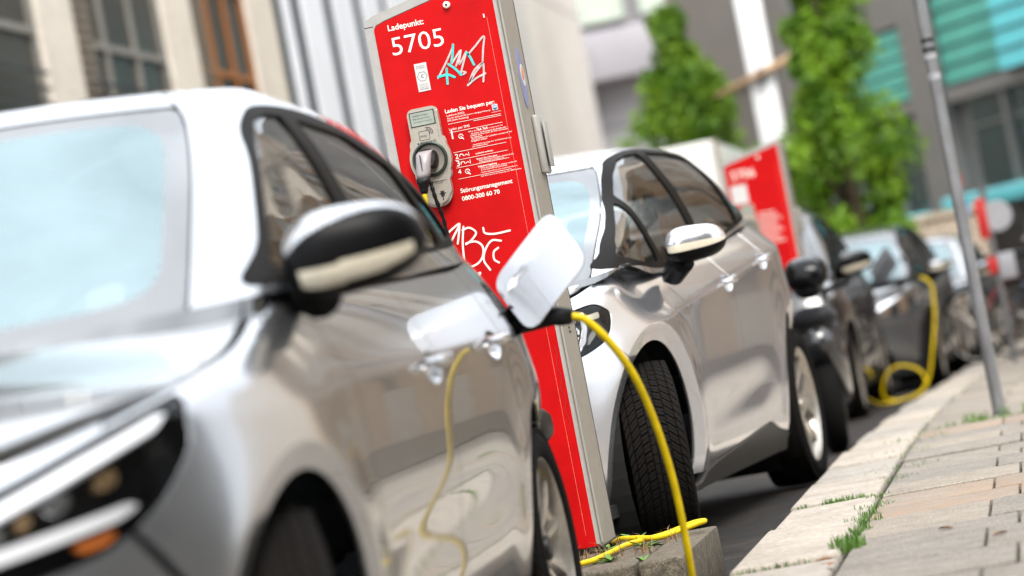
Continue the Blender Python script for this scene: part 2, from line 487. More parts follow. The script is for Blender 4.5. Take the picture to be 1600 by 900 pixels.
class Body:
    """lower body (A), cabin (B), roof (C) and bonnet (D) surfaces of a car; x lateral, y backwards from the front axle, z up"""
    def __init__(s, p):
        s.p = p
        s.W = Tab(p['W']); s.yf = Tab(p['yf']); s.yr = Tab(p['yr']); s.zt = Tab(p['ztop'])
        s.ycf, s.ycr, s.nf, s.nr = p['ycf'], p['ycr'], p['nf'], p['nr']
        s.Ls = s.ycr - s.ycf
        th = np.linspace(0, pi / 2, 600); zm = .6
        def arc(ye, yc, n):
            x = s.W(zm) * np.sin(th) ** (2 / n); y = yc + (ye - yc) * np.cos(th) ** (2 / n)
            return np.concatenate([[0], np.cumsum(np.hypot(np.diff(x), np.diff(y)))])
        s.th = th
        s.af = arc(float(s.yf(zm)), s.ycf, s.nf); s.ar = arc(float(s.yr(zm)), s.ycr, s.nr)
        s.Lf, s.Lr = s.af[-1], s.ar[-1]
        # cabin
        s.Wb = Tab(p['Wb']); s.bf = Tab(p['bf']); s.br = Tab(p['br']); s.zlo = Tab(p['zlo']); s.zhi = Tab(p['zhi'])
        s.lf, s.lr, s.bn, s.bnr = p['lf'], p['lr'], p['bn'], p.get('bnr', 2.5)
        def arcb(l, n):
            x = s.Wb(.5) * np.sin(th) ** (2 / n); y = l * np.cos(th) ** (2 / n)
            return np.concatenate([[0], np.cumsum(np.hypot(np.diff(x), np.diff(y)))])
        s.abf, s.abr = arcb(s.lf, s.bn), arcb(s.lr, s.bnr)
        s.BLf, s.BLr, s.BLs = s.abf[-1], s.abr[-1], p['br'][0][1] - s.lr - p['bf'][0][1] - s.lf
        s.crown = p['crown']; s.wt = float(s.Wb(1.))
    def mod(s, y, z):
        p = s.p; d = np.zeros_like(y)
        for wy in (0, p['wb']):
            r = np.hypot(y - wy, z - p['wr']); Ro = p['archo']
            on = sstep(-.02, .03, z - .02)
            d = d + on * (p['flare'] * np.exp(-(np.maximum(r - Ro, 0) / .10) ** 2) - p['lipk'] * np.maximum(Ro - r, 0))
        zc = p['zc0'] + p['zc1'] * y
        q = z - zc; on = sstep(-.45, .25, y)
        d = d - on * p['crease'] * .5 * (q + np.sqrt(q * q + .00012))
        d = d + on * p['crease'] * .5 * .35 * (-q - .0 - np.sqrt(q * q + .00012)) * .5
        d = d - p['scallop'] * np.exp(-((z - p['zs'] - .05 * y) / .085) ** 2) * sstep(.35, .8, y) * (1 - sstep(1.7, 2.2, y))
        h = s.zt(y) - z; r = p['roll'] + (.022 - p['roll']) * sstep(-.05, .45, y)
        hh = np.clip(h, 0, r)
        d = d - p['rollk'] * (r - np.sqrt(np.maximum(r * r - (r - hh) ** 2, 0)))
        return d
    def A(s, U, z):
        U = np.asarray(U, float); z = np.asarray(z, float)
        sg = np.where(U < 0, -1., 1.); u = np.abs(U)
        W, yf, yr = s.W(z), s.yf(z), s.yr(z)
        tf = np.interp(np.minimum(u, s.Lf), s.af, s.th)
        tr = np.interp(np.clip(u - s.Lf - s.Ls, 0, s.Lr), s.Lr - s.ar[::-1], s.th[::-1])
        isr = u > s.Lf + s.Ls; isf = u < s.Lf
        th = np.where(isr, tr, tf); n = np.where(isr, s.nr, s.nf)
        sx = np.sin(th) ** (2 / n); cy_ = np.cos(th) ** (2 / n)
        x = W * sx
        y = np.where(isf, s.ycf + (yf - s.ycf) * cy_, np.where(isr, s.ycr + (yr - s.ycr) * cy_, s.ycf + u - s.Lf))
        d = s.mod(y, z)
        nx = np.sin(th); ny = np.cos(th) * np.where(isf, -1, np.where(isr, 1, 0))
        return sg * (x + d * nx), y + d * ny, z
    def Ai(s, y, z):
        """U on the left flank for a given y, z"""
        y = np.asarray(y, float); z = np.asarray(z, float)
        yf, yr = s.yf(z), s.yr(z)
        cf = np.clip((s.ycf - y) / (s.ycf - yf), 0, 1) ** (s.nf / 2)
        uf = np.interp(np.arccos(cf), s.th, s.af)
        cr = np.clip((y - s.ycr) / (yr - s.ycr), 0, 1) ** (s.nr / 2)
        ur = s.Lf + s.Ls + s.Lr - np.interp(np.arccos(cr), s.th, s.ar)
        return np.where(y < s.ycf, uf, np.where(y > s.ycr, ur, s.Lf + y - s.ycf))
    def top(s, U, gap=.003):
        """height of the bonnet / belt edge at parameter U"""
        U = np.asarray(U, float); z = np.full_like(U, .85)
        for _ in range(12): z = s.zt(s.A(U, z)[1]) - gap
        return z
    def B(s, U, v):
        U = np.asarray(U, float); v = np.asarray(v, float)
        sg = np.where(U < 0, -1., 1.); u = np.abs(U)
        W, bf, br = s.Wb(v), s.bf(v), s.br(v)
        yc0, yc1 = bf + s.lf, br - s.lr
        tf = np.interp(np.minimum(u, s.BLf), s.abf, s.th)
        tr = np.interp(np.clip(u - s.BLf - s.BLs, 0, s.BLr), s.BLr - s.abr[::-1], s.th[::-1])
        isr = u > s.BLf + s.BLs; isf = u < s.BLf
        th = np.where(isr, tr, tf)
        n = np.where(isr, s.bnr, s.bn)
        sx = np.sin(th) ** (2 / n); cy_ = np.cos(th) ** (2 / n)
        x = W * sx
        y = np.where(isf, yc0 - s.lf * cy_, np.where(isr, yc1 + s.lr * cy_, yc0 + (u - s.BLf) / s.BLs * (yc1 - yc0)))
        z = s.zlo(y) + (s.zhi(y) - s.zlo(y)) * v + s.crown * v * v * (1 - np.minimum((x / s.wt) ** 2, 1))
        return sg * x, y, z
    def Bi(s, y, z):
        y = np.asarray(y, float); z = np.asarray(z, float)
        v = (z - s.zlo(y)) / (s.zhi(y) - s.zlo(y))
        yc0, yc1 = s.bf(v) + s.lf, s.br(v) - s.lr
        cf = np.clip((yc0 - y) / s.lf, 0, 1) ** (s.bn / 2); uf = np.interp(np.arccos(cf), s.th, s.abf)
        cr = np.clip((y - yc1) / s.lr, 0, 1) ** (s.bnr / 2); ur = s.BLf + s.BLs + s.BLr - np.interp(np.arccos(cr), s.th, s.abr)
        return np.where(y < yc0, uf, np.where(y > yc1, ur, s.BLf + (y - yc0) / (yc1 - yc0) * s.BLs)), v
    def C(s, x, y):
        x = np.asarray(x, float); y = np.asarray(y, float)
        return x, y, s.zhi(y) + s.crown * (1 - np.minimum((x / s.wt) ** 2, 1))
    def D(s, x, y):
        x = np.asarray(x, float); y = np.asarray(y, float)
        xe = .8
        return x, y, s.zt(y) + s.p['hood'] * (1 - np.minimum((x / xe) ** 2, 1)) - .004 + s.p.get('hrib', 0) * np.exp(-((np.abs(x) - .42 - .1 * y) / .06) ** 2)
    # polygons on the flank given as (y, z)
    def PA(s, pts, g=.02):
        P = resample(pts, g); return np.stack([s.Ai(P[:, 0], P[:, 1]), P[:, 1]], 1)
    def PB(s, pts, g=.02):
        P = resample(pts, g); u, v = s.Bi(P[:, 0], P[:, 1]); return np.stack([u, v], 1)

def arcpts(cy_, cz_, r, a0, a1, n=24):
    return [(cy_ + r * cos(radians(a)), cz_ + r * sin(radians(a))) for a in np.linspace(a0, a1, n)]
def ellipse(cy_, cz_, ry, rz, n=24):
    return [(cy_ + ry * cos(2 * pi * k / n), cz_ + rz * sin(2 * pi * k / n)) for k in range(n)]
def shrink(poly, d):
    """inset a roughly convex polygon"""
    P = np.asarray(poly, float); n = len(P); out = []
    area = sum(P[i][0] * P[(i + 1) % n][1] - P[(i + 1) % n][0] * P[i][1] for i in range(n))
    sg = 1 if area > 0 else -1
    for i in range(n):
        a, b, c = P[i - 1], P[i], P[(i + 1) % n]
        e1 = (b - a) / (np.hypot(*(b - a)) + 1e-9); e2 = (c - b) / (np.hypot(*(c - b)) + 1e-9)
        n1 = np.array([-e1[1], e1[0]]) * sg; n2 = np.array([-e2[1], e2[0]]) * sg
        bis = n1 + n2; L = bis @ bis
        out.append(b + bis * (2 * d / max(L, .8)) * .999 if L > 1e-6 else b + n1 * d)
    return [tuple(q) for q in out]
def smooth_poly(pts, k=5): return [tuple(p) for p in catmull(pts, k, closed=True)]
def corner_round(pts, r=.03, k=5):
    P = np.asarray(pts, float); n = len(P); out = []
    for i in range(n):
        a, b, c = P[i - 1], P[i], P[(i + 1) % n]
        d1, d2 = np.hypot(*(a - b)), np.hypot(*(c - b)); q = min(r, .45 * d1, .45 * d2)
        s_ = b + (a - b) / d1 * q; e_ = b + (c - b) / d2 * q
        for t in np.linspace(0, 1, k): out.append(tuple((1 - t) ** 2 * s_ + 2 * t * (1 - t) * b + t * t * e_))
    return out

TYRE_CACHE = {}
def wheel_meshes(r, w, rimr, style):
    """tyre, tread, rim, hub meshes with the axle along x; +x is the outer face"""
    key = (r, w, rimr, style)
    if key in TYRE_CACHE: return TYRE_CACHE[key]
    h = w / 2; rt_ = r - .008
    prof = [(-h * .80, rimr), (-h * .97, rimr + .02), (-h * 1.02, (rimr + r) / 2), (-h * .96, r - .03), (-h * .86, rt_ - .006), (-h * .5, rt_), (0, rt_ + .001), (h * .5, rt_),
            (h * .86, rt_ - .006), (h * .96, r - .03), (h * 1.02, (rimr + r) / 2), (h * .97, rimr + .02), (h * .86, rimr + .004), (h * .80, rimr - .003)]
    def me(n, V, F_, mt, auto=None):
        q = bpy.data.meshes.new(n); q.from_pydata([tuple(map(float, v)) for v in V], [], F_); q.materials.append(mt)
        if auto is not None:
            q.shade_smooth(); q.set_sharp_from_angle(angle=radians(auto))
        return q
    V, F_ = lathe_vf(prof, 72)
    ty = me('tyre', V, F_, M_RUB, 50)
    # directional block tread
    TV, TF = [], []
    def rad(l): return r - .010 * (abs(l) / h) ** 3
    NB = 66
    cols = [(.02, .17), (.21, .43), (.47, .72), (.76, .93)]
    for sd_ in (-1, 1):
        for ci, (c0, c1) in enumerate(cols):
            for k in range(NB):
                a0 = 2 * pi * (k + .5 * (ci % 2) + (.25 if sd_ > 0 else 0)) / NB; da = 2 * pi / NB * (.80 if ci else .9)
                sl = .20 + .03 * ci
                for (p0, p1) in ((0, .46), (.54, 1)) if ci in (1, 2) else ((0, 1),):
                    k0 = len(TV)
                    for rr in (0, 1):
                        for (c, t) in ((c0, p0), (c1, p0), (c1, p1), (c0, p1)):
                            l = sd_ * c * h; a = a0 + da * t + sl * c * c
                            R_ = rad(l) if rr else rad(l) - .011
                            TV.append((l, R_ * cos(a), R_ * sin(a)))
                    for q in ((4, 5, 6, 7), (0, 1, 5, 4), (1, 2, 6, 5), (2, 3, 7, 6), (3, 0, 4, 7)):
                        TF.append(tuple(k0 + i for i in (q if sd_ > 0 else q[::-1])))
    tr = me('tread', TV, TF, M_TREAD)
    # rim: barrel + lip
    bprof = [(-h * .8, rimr), (-h * .7, rimr - .012), (-.02, rimr - .03), (h * .55, rimr - .018), (h * .80, rimr - .004), (h * .90, rimr + .006), (h * .88, rimr + .012), (h * .8, rimr)]
    V1, F1 = lathe_vf(bprof, 64)
    parts = [(V1, F1)]
    ns = 5
    xo = h * .82
    for k in range(ns):
        a = 2 * pi * k / ns + .3
        for sd_ in ((-1, 1) if style != 'solid' else (0,)):
            # spoke as a tapered ribbon from hub to lip, dished
            stn = []
            for t in np.linspace(0, 1, 7):
                rr = .045 + (rimr - .045 - .006) * t
                off_ = sd_ * (.016 + .055 * t ** 1.4) if style == 'twin' else sd_ * (.035 + .028 * t)
                wd = (.020 + .006 * t) if style == 'twin' else (.018 + .016 * t)
                x_ = xo - .035 * (1 - t) ** 2 - .010 * t
                stn.append((rr, off_, wd, x_))
            Vp, Fp = [], []
            for rr, off_, wd, x_ in stn:
                for (ds, dx) in ((-wd / 2, -.018), (-wd * .42, 0), (wd * .42, 0), (wd / 2, -.018), (wd * .3, -.03), (-wd * .3, -.03)):
                    tt = off_ + ds
                    Vp.append((x_ + dx, rr * cos(a) - tt * sin(a), rr * sin(a) + tt * cos(a)))
            for i in range(6):
                for j in range(6):
                    j2 = (j + 1) % 6
                    Fp.append((i * 6 + j, i * 6 + j2, (i + 1) * 6 + j2, (i + 1) * 6 + j))
            parts.append((Vp, Fp))
    hubp = [(xo - .06, .075), (xo - .03, .07), (xo - .022, .055), (xo - .02, .03)]
    parts.append(lathe_vf(hubp, 32))
    V, F_ = merge(parts)
    rm = me('wheel', V, F_, M_ALU, 40)
    V, F_ = lathe_vf([(xo - .03, .034), (xo - .012, .032), (xo - .008, .026), (xo - .007, .001)], 32)
    hb = me('hub_cap', V, F_, M_ALUD if style == 'twin' else M_ALU, 40)
    V, F_ = lathe_vf([(-.03, .001), (-.028, rimr - .035), (-.018, rimr - .03), (-.012, .15 if rimr > .22 else .12), (-.008, .06), (-.008, .001)], 48)
    bd = me('brake_disc', V, F_, M_ALUD, 40)
    TYRE_CACHE[key] = (ty, tr, rm, hb, bd)
    return TYRE_CACHE[key]
def wheel(car, x, y, r, w, rimr, style, outer=1, steer=0., roll=0.):
    ty, tr, rm, hb, bd = wheel_meshes(r, w, rimr, style)
    o = bpy.data.objects.new('wheel', rm); link(o, car)
    o.location = (x, y, r); o.rotation_euler = (roll, 0, (0 if outer > 0 else pi) + steer)
    for n_, me_ in (('tyre', ty), ('tread', tr), ('hub_cap', hb), ('brake_disc', bd)):
        c = bpy.data.objects.new(n_, me_); link(c, o)
        if n_ == 'tread': c['kind'] = 'stuff'
    return o

def loft_mirror(car, side, cfg, paint_m):
    """door mirror: two-tone housing lofted from rounded sections, indicator strip, arm and glass"""
    x0, x1, yc, zc, hh, dd = cfg['x0'], cfg['x1'], cfg['y'], cfg['z'], cfg['h'], cfg['d']
    NS, NA = (70, 120) if cfg.get('fine', 1) else (22, 40)
    split = cfg['split']
    rows = []
    for i in range(NS):
        t = i / (NS - 1)
        e = (1 - abs(2 * t - 1) ** cfg.get('pw', 3.2)) ** .5
        e = max(e, .02)
        x = x0 + (x1 - x0) * t
        hz = hh * e * (1 - .22 * t); hy = dd * e * (1 - .25 * t)
        zz = zc + cfg.get('rise', .02) * t; yy = yc + cfg.get('sweep', .07) * t
        row = []
        for k in range(NA):
            a = 2 * pi * k / NA
            ca, sa = cos(a), sin(a)
            py = -abs(ca) ** .75 * hy if ca > 0 else abs(ca) ** .9 * hy * .35
            pz = (abs(sa) ** .8) * hz * (1 if sa > 0 else -.9)
            row.append((side * x, yy + py, zz + pz))
        rows.append(row)
    V = [p for r_ in rows for p in r_]
    cap, low, ind = [], [], []
    for i in range(NS - 1):
        t = (i + .5) / (NS - 1)
        for k in range(NA):
            k2 = (k + 1) % NA
            f = (i * NA + k, i * NA + k2, (i + 1) * NA + k2, (i + 1) * NA + k)
            if side < 0: f = f[::-1]
            ang = (k + .5) / NA * 360
            if ang > 180: ang -= 360
            rr_ = cfg['zone'](t, ang)
            (cap if rr_ == 'cap' else ind if rr_ == 'ind' else low).append(f)
    def sub(fs):
        ids = sorted({i for f in fs for i in f}); mp = {q: j for j, q in enumerate(ids)}
        return [V[i] for i in ids], [tuple(mp[i] for i in f) for f in fs]
    v, f = sub(low); h = mk('door_mirror', v, f, M_TRIM, car, smooth=True)
    v, f = sub(cap); mk('mirror_cap', v, f, paint_m, h, smooth=True)
    if ind:
        v, f = sub(ind); mk('indicator_strip', v, f, M_PALE, h, smooth=True)
    # mirror glass behind (faces rearwards)
    g = [(side * (x0 + (x1 - x0) * (.5 + .44 * cos(a))), yc + dd * .33 + .04, zc + .01 + hh * .78 * sin(a)) for a in np.linspace(0, 2 * pi, 28, endpoint=False)]
    mk('mirror_glass', g, [tuple(range(28))], M_CHROME, h)
    ax, ay, az = cfg['arm']
    path = catmull([(side * ax, ay, az), (side * (ax + (x0 - ax) * .5), ay - .01, az + .012), (side * (x0 + .05), yc + .01, zc - hh * .62)], 6)
    Vv, Ff = tube_vf(path, np.linspace(.032, .05, len(path)), 12)
    mk('mirror_arm', Vv, Ff, M_TRIM, h, smooth=True)
    return h

def rbox(name, c, s, material, parent, bev=.05, rot=(0, 0, 0)):
    bm = bmesh.new(); bx(bm, (-s[0] / 2, -s[1] / 2, -s[2] / 2), (s[0] / 2, s[1] / 2, s[2] / 2), bev, 3)
    return bm_obj(name, bm, material, parent, loc=c, rot=rot, auto=50)
def interior(car, b, p):
    f = box('cabin_floor', (-.7, .1, .2), (.7, b.p['wb'] + .2, .26), M_WELL, car)
    for sx in (-.36, .36):
        st = rbox('front_seat', (sx, 1.28, .5), (.46, .5, .16), M_SEAT, car, .06)
        rbox('seat_back', (0, .27, .32), (.44, .15, .6), M_SEAT, st, .06, (-.28, 0, 0))
        rbox('head_rest', (0, .38, .72), (.26, .1, .17), M_SEAT, st, .045, (-.2, 0, 0))
    st = rbox('rear_bench', (0, 2.15, .5), (1.2, .5, .16), M_SEAT, car, .06)
    rbox('seat_back', (0, .3, .3), (1.2, .15, .55), M_SEAT, st, .06, (-.3, 0, 0))
    rbox('dashboard', (0, .42, .86), (1.36, .5, .2), M_TRIM, car, .07)
    rbox('rear_view_mirror', (0, .98, 1.30), (.22, .03, .07), M_TRIM, car, .02)
    path = [(.36 + .18 * cos(a), .78 + .05 * sin(a), .93 + .175 * sin(a)) for a in np.linspace(0, 2 * pi, 33)]
    tube('steering_wheel', path, .014, M_TRIM, car, 8)

def build_car(p, name, label, group, loc, yaw, PM, g=.03, detail=True, steer=0.):
    b = Body(p)
    car = empty(name, loc, yaw)
    tag(car, label, 'car', group)
    R, wr, wb = p['arch'], p['wr'], p['wb']
    zb = p['zbot']
    gp = .0035
    hl = p['headlight']                                   # (U or y, z) polygon, left side
    d0, d1, d2 = p['doors']
    zt = lambda y: float(b.zt(y)) - .003
    belt = lambda y: zt(y)
    def topline(y0, y1, n=14): return [(y, zt(y)) for y in np.linspace(y0, y1, n)]
    sill = p['sill']                                      # callable: upper edge of the sill cladding
    yb = p['seam']                                        # bumper / fender seam at the front arch, (y,z) on the arch
    hlp = np.array([(q[1] if q[0] == 'u' else float(b.Ai(q[1], q[2])), q[2]) for q in hl])
    hlp = np.array(corner_round(hlp, p.get('hlr', .05)))
    hl_out = [tuple(q) for q in np.array(shrink(hlp, -.004))]
    a_f0 = math.degrees(math.asin(max(-1, (zb - wr) / R)))   # arch end angle (below axle)
    LN = []
    for wy in (0, wb):
        for ro in (p['archo'], p['archo'] + .004, p['archo'] - .004):
            q = np.array(arcpts(wy, wr, ro, -30, 210, 70)); LN.append(np.stack([b.Ai(q[:, 0], q[:, 1]), q[:, 1]], 1))
    yy_ = np.linspace(-.3, 3., 80)
    for dz in (-.012, 0, .012):
        zz_ = p['zc0'] + p['zc1'] * yy_ + dz; LN.append(np.stack([b.Ai(yy_, zz_), zz_], 1))
    for sg in (1, -1):
        # front fender: from headlight / bumper seam back to the door, cut by the arch
        sy, sz = p['seam']
        ang_s = math.degrees(math.atan2(sz - wr, sy))
        pts = topline(p['fend0'], d0 + .0, 14) + [(d0 - gp, zt(d0)), (d0 - gp, sill(d0) + gp)]
        ae = 0 - 20
        pts += [(wb * 0 + R * cos(radians(ae)) + .0, sill(d0) + gp)] if False else []
        lowz = sill(d0) + gp
        aend = math.degrees(math.asin(np.clip((lowz - wr) / R, -1, 1)))
        pts += arcpts(0, wr, R, aend, ang_s, 34)
        pts += [p['fseam2']]
        poly = b.PA(pts, .02)
        holes = [hl_out]
        patch('front_fender', b.A, poly, PM, car, holes=holes, g=g, gv=g * .8, sgn=sg, lines=LN)
        # doors
        hA = p['handles']
        def door(nm, y0, y1, extra, hy, hz):
            ptsd = topline(y0 + gp, y1 - gp, 10) + extra(y1 - gp) + [(y, sill(y) + gp) for y in np.linspace(min(y1, p['wb'] - R - .01) - gp if y1 > 1.6 else y1 - gp, y0 + gp, 12)]
            cup = ellipse(hy, hz - .012, .095, .036)
            pd = b.PA(ptsd, .02); cu = b.PA(cup, .01)
            dr = patch(nm, b.A, pd, PM, car, holes=[cu], g=g * .8, gv=g * .55, sgn=sg, lines=LN)
            cU, cZ = cu[:, 0].mean(), cu[:, 1].mean(); rU, rZ = np.ptp(cu[:, 0]) / 2, np.ptp(cu[:, 1]) / 2
            patch('handle_cup', b.A, cu, PM, dr, g=.012, thk=0, sgn=sg, depth=lambda u, v: .028 * np.clip(1 - ((u - cU) / rU) ** 2 - ((v - cZ) / rZ) ** 2, 0, 1) ** .6)
            # handle bar: a bowed flat grip standing off the skin
            yy = np.linspace(hy - .10, hy + .10, 15)
            X, Y, Z = b.A(b.Ai(yy, np.full(15, hz)), np.full(15, hz) + 0 * yy)
            bow = .030 * (1 - np.abs((yy - hy) / .10) ** 4) + .004
            Vh, Fh = [], []
            for i in range(15):
                hb_ = .014 * (1 - .4 * abs((yy[i] - hy) / .1) ** 3)
                for (dx, dz) in ((.009, 0), (.005, .8), (-.004, 1), (-.008, .5), (-.008, -.5), (-.004, -1), (.005, -.8)):
                    Vh.append((sg * (X[i] + bow[i] + dx), yy[i], hz + (yy[i] - hy) * p['zc1'] + dz * hb_))
            for i in range(14):
                for k in range(7):
                    q = (i * 7 + k, i * 7 + (k + 1) % 7, (i + 1) * 7 + (k + 1) % 7, (i + 1) * 7 + k); Fh.append(q if sg > 0 else q[::-1])
            Fh += [tuple(range(7)), tuple(range(98, 105))]
            mk('door_handle', Vh, Fh, PM, dr, smooth=True)
            return dr
        door('front_door', d0, d1, lambda y: [(y, belt(y)), (y, sill(y) + gp)], *hA[0])
        # rear door ends along the arch
        zq = wr + R + .06
        def rextra(y):
            a_hi = math.degrees(math.acos(np.clip((y - wb) / (R + .035), -1, 1)))
            a_lo = 180 + math.degrees(math.asin(np.clip((wr - sill(wb - R)) / (R + .035), -1, 1)))
            return [(y, belt(y))] + arcpts(wb, wr, R + .035, a_hi, a_lo, 16)
        door('rear_door', d1, d2, rextra, *hA[1])
        # rear quarter
        qe = p['tailseam']
        pq = [(d2 + gp, belt(d2))] + topline(d2 + gp, qe, 10)[1:] + [(qe, p['tailz'])]
        pq += arcpts(wb, wr, R, math.degrees(math.asin(np.clip((p['tailz'] - wr) / R, -1, 1))) if p['tailz'] < wr + R else 60, 180 + math.degrees(math.asin(np.clip((wr - sill(wb - R)) / R, -1, 1))), 34)
        a_hi = math.degrees(math.acos(np.clip((d2 + gp - wb) / (R + .035 - 2 * gp), -1, 1)))
        a_lo = 180 + math.degrees(math.asin(np.clip((wr - sill(wb - R)) / (R + .035 - 2 * gp), -1, 1)))
        pq += arcpts(wb, wr, R + .035 - 2 * gp, a_lo, a_hi, 16)
        pu = b.PA(pq, .02)
        holes = []
        if p.get('port') and sg > 0:
            py_, pz_ = p['port']; pp = corner_round([(py_ - .085, pz_ - .08), (py_ + .085, pz_ - .07), (py_ + .085, pz_ + .08), (py_ - .085, pz_ + .07)], .035)
            cu = b.PA(pp, .012); holes = [cu]
        rq = patch('rear_quarter', b.A, pu, PM, car, holes=holes, g=g, gv=g * .8, sgn=sg, lines=LN)
        if holes:
            pr = patch('charge_port', b.A, cu, M_TRIM, rq, g=.012, thk=0, sgn=sg, off=-.07)
            Vw, Fw = [], []
            P1 = np.stack(b.A(cu[:, 0], cu[:, 1]), 1)
            for q in P1: Vw += [q, q - np.array([.075, 0, 0])]
            n_ = len(P1)
            for i in range(n_): j = (i + 1) % n_; Fw.append((2 * i, 2 * j, 2 * j + 1, 2 * i + 1))
            mk('port_wall', Vw, Fw, M_TRIM, pr)
        # tail lamp and rear bumper share the corner behind the quarter
        tl = b.PA([(qe + gp, p['tlz'][1]), (qe + .02, p['tlz'][0]), (float(b.yr(.8)) - .03, p['tlz'][0] + .02), (float(b.yr(.9)) - .03, p['tlz'][1] - .02)], .02)
        patch('tail_lamp', b.A, tl, M_TAIL, car, g=.03, sgn=sg, thk=.02)
        # sill cladding
        ps = [(y, sill(y) - gp) for y in np.linspace(R * .98 + .0, wb - R * .98, 22)] + [(wb - R * .97, zb + .005), (R * .97, zb)]
        patch('sill', b.A, b.PA(ps, .03), p['sillmat'], car, g=g, gv=.02, sgn=sg, off=.006, thk=.03)
        # wheel arch liners
        for wy in (0, wb):
            Vl, Fl = [], []
            for k in range(33):
                a = radians(-35 + 250 * k / 32)
                for (xx, rr) in ((.885 * p['wid'], R - .001), (.80 * p['wid'], R + .015), (.5, R + .015)):
                    Vl.append((sg * xx, wy + rr * cos(a), wr + rr * sin(a)))
            for k in range(32):
                for j in range(1, 2): q = (k * 3 + j, k * 3 + j + 1, (k + 1) * 3 + j + 1, (k + 1) * 3 + j); Fl.append(q)
            k0 = len(Vl); Vl.append((sg * .5, wy, wr))
            for k in range(32): Fl.append((k * 3 + 2, (k + 1) * 3 + 2, k0))
            mk('arch_liner', Vl, Fl, M_WELL, car)
        # front bumper / face is built once below
        # headlamp
        if detail: headlamp(car, b, p, hlp, sg)
        else:
            patch('headlamp', b.A, hlp, M_CHROME, car, g=.03, sgn=sg, thk=.02, off=-.004)
    # front bumper across the nose
    UL = float(b.Ai(p['seam'][0], p['seam'][1]))
    fs = p['fseam2']; Uf2 = float(b.Ai(*fs))
    right = []
    for a in np.linspace(180 + math.degrees(math.asin(np.clip((wr - zb) / R, -1, 1))), math.degrees(math.atan2(p['seam'][1] - wr, p['seam'][0])), 26):
        y, z = R * cos(radians(a)), wr + R * sin(radians(a)); right.append((float(b.Ai(y, z)), z))
    right.append((Uf2, fs[1]))
    Utop = np.linspace(float(b.Ai(p['fend0'], zt(p['fend0']))), 0, 24)
    ztop = b.top(Utop)
    half = right + [(u, z) for u, z in zip(Utop, ztop)]
    poly = [(u - (.003 if i < len(right) else 0), z) for i, (u, z) in enumerate(half)]
    full = poly + [(-u, z) for u, z in poly[::-1][1:]]
    holes = []
    if True:
        holes += [hl_out, [(-u, z) for u, z in hl_out]]
    for gr in p['grilles']: holes.append(gr)
    fb = patch('front_bumper', b.A, full, PM, car, holes=holes, g=g * 1.1, gv=g * .8, lines=LN[:3] + [q * np.array([-1, 1]) for q in LN[:3]])
    for gr in p['grilles']:
        patch('grille', b.A, shrink(gr, -.004), M_TRIM, fb, g=.05, off=-.03, thk=.0)
        lo_, hi_ = np.array(gr).min(0), np.array(gr).max(0)
        for zz in np.arange(lo_[1] + .02, hi_[1] - .01, .03):
            w_ = (hi_[0] - lo_[0]) * .49; c_ = (hi_[0] + lo_[0]) / 2
            q = [(c_ - w_, zz), (c_ + w_, zz), (c_ + w_, zz + .009), (c_ - w_, zz + .009)]
            patch('grille_bar', b.A, q, M_TRIM, fb, g=.06, gv=.02, off=-.012, thk=.015)
    # bonnet
    yh = p['bonnet_y']
    Ue = float(b.Ai(yh, zt(yh)))
    Uh = np.linspace(-Ue, Ue, 90)
    X, Y, Z = b.A(Uh, b.top(Uh, .001))
    cen = np.array([0, .1]); E = np.stack([X, Y], 1)
    E = E + (cen - E) / np.linalg.norm(cen - E, axis=1)[:, None] * .005
    Ub = np.linspace(-b.BLf, b.BLf, 80)
    bxx, byy, bz = b.B(Ub, np.zeros(80))
    k = np.abs(bxx) < abs(X[-1]) - .06
    rear = [(x, y - .028) for x, y in zip(bxx[k], byy[k])][::-1]
    hood = [tuple(q) for q in E] + rear
    patch('bonnet', b.D, hood, PM, car, g=.05, thk=.02)
    # scuttle strip under the windscreen
    Vc, Fc = [], []
    for x, y, z in zip(bxx, byy, bz): Vc += [(x * .99, y - .045, float(b.D(np.array([x]), np.array([y - .045]))[2][0]) - .006), (x, y + .012, z + .012)]
    for i in range(79): Fc.append((2 * i, 2 * i + 2, 2 * i + 3, 2 * i + 1))
    mk('scuttle', Vc, Fc, M_FRIT, car, smooth=True)
    # windscreen: frit border + glass
    uw = b.BLf * p['wsu']; vt = p.get('wst', .955)
    outer = corner_round([(-uw, .02), (uw, .02), (uw, vt), (-uw, vt)], .03)
    ins = p.get('frit', .085)
    inner = corner_round([(-uw + ins, .02 + ins * 1.5), (uw - ins, .02 + ins * 1.5), (uw - ins, vt - ins * .9), (-uw + ins, vt - ins * .9)], .12)
    ws = patch('windscreen', b.B, inner, M_WSG, car, g=.06, off=-.003, thk=0)
    patch('frit_band', b.B, outer, M_FRIT, ws, holes=[inner], g=.06, off=-.003, thk=0)
    # wipers lying on the foot of the glass
    for (ua, ub_) in ((-uw * .55, uw * .25), (uw * .12, uw * .86)) if p.get('wipers') else ():
        uu = np.linspace(ua, ub_, 14); vv_ = np.linspace(.045, .10, 14)
        Pw = np.stack(b.B(uu, vv_), 1) + np.array([0, -.012, .016])
        wp = tube('wiper_blade', Pw, .007, M_TRIM, car, 6)
        Pa = np.array([np.stack(b.B(np.array([ua]), np.array([-.01])), 1)[0] + np.array([0, -.02, .01]), Pw[3] + np.array([0, -.012, .018]), Pw[7] + np.array([0, -.006, .010])])
        tube('wiper_arm', Pa, .008, M_TRIM, wp, 6)
    # cabin sides
    ub = b.BLf + b.BLs + b.BLr * p.get('rsu', .35)
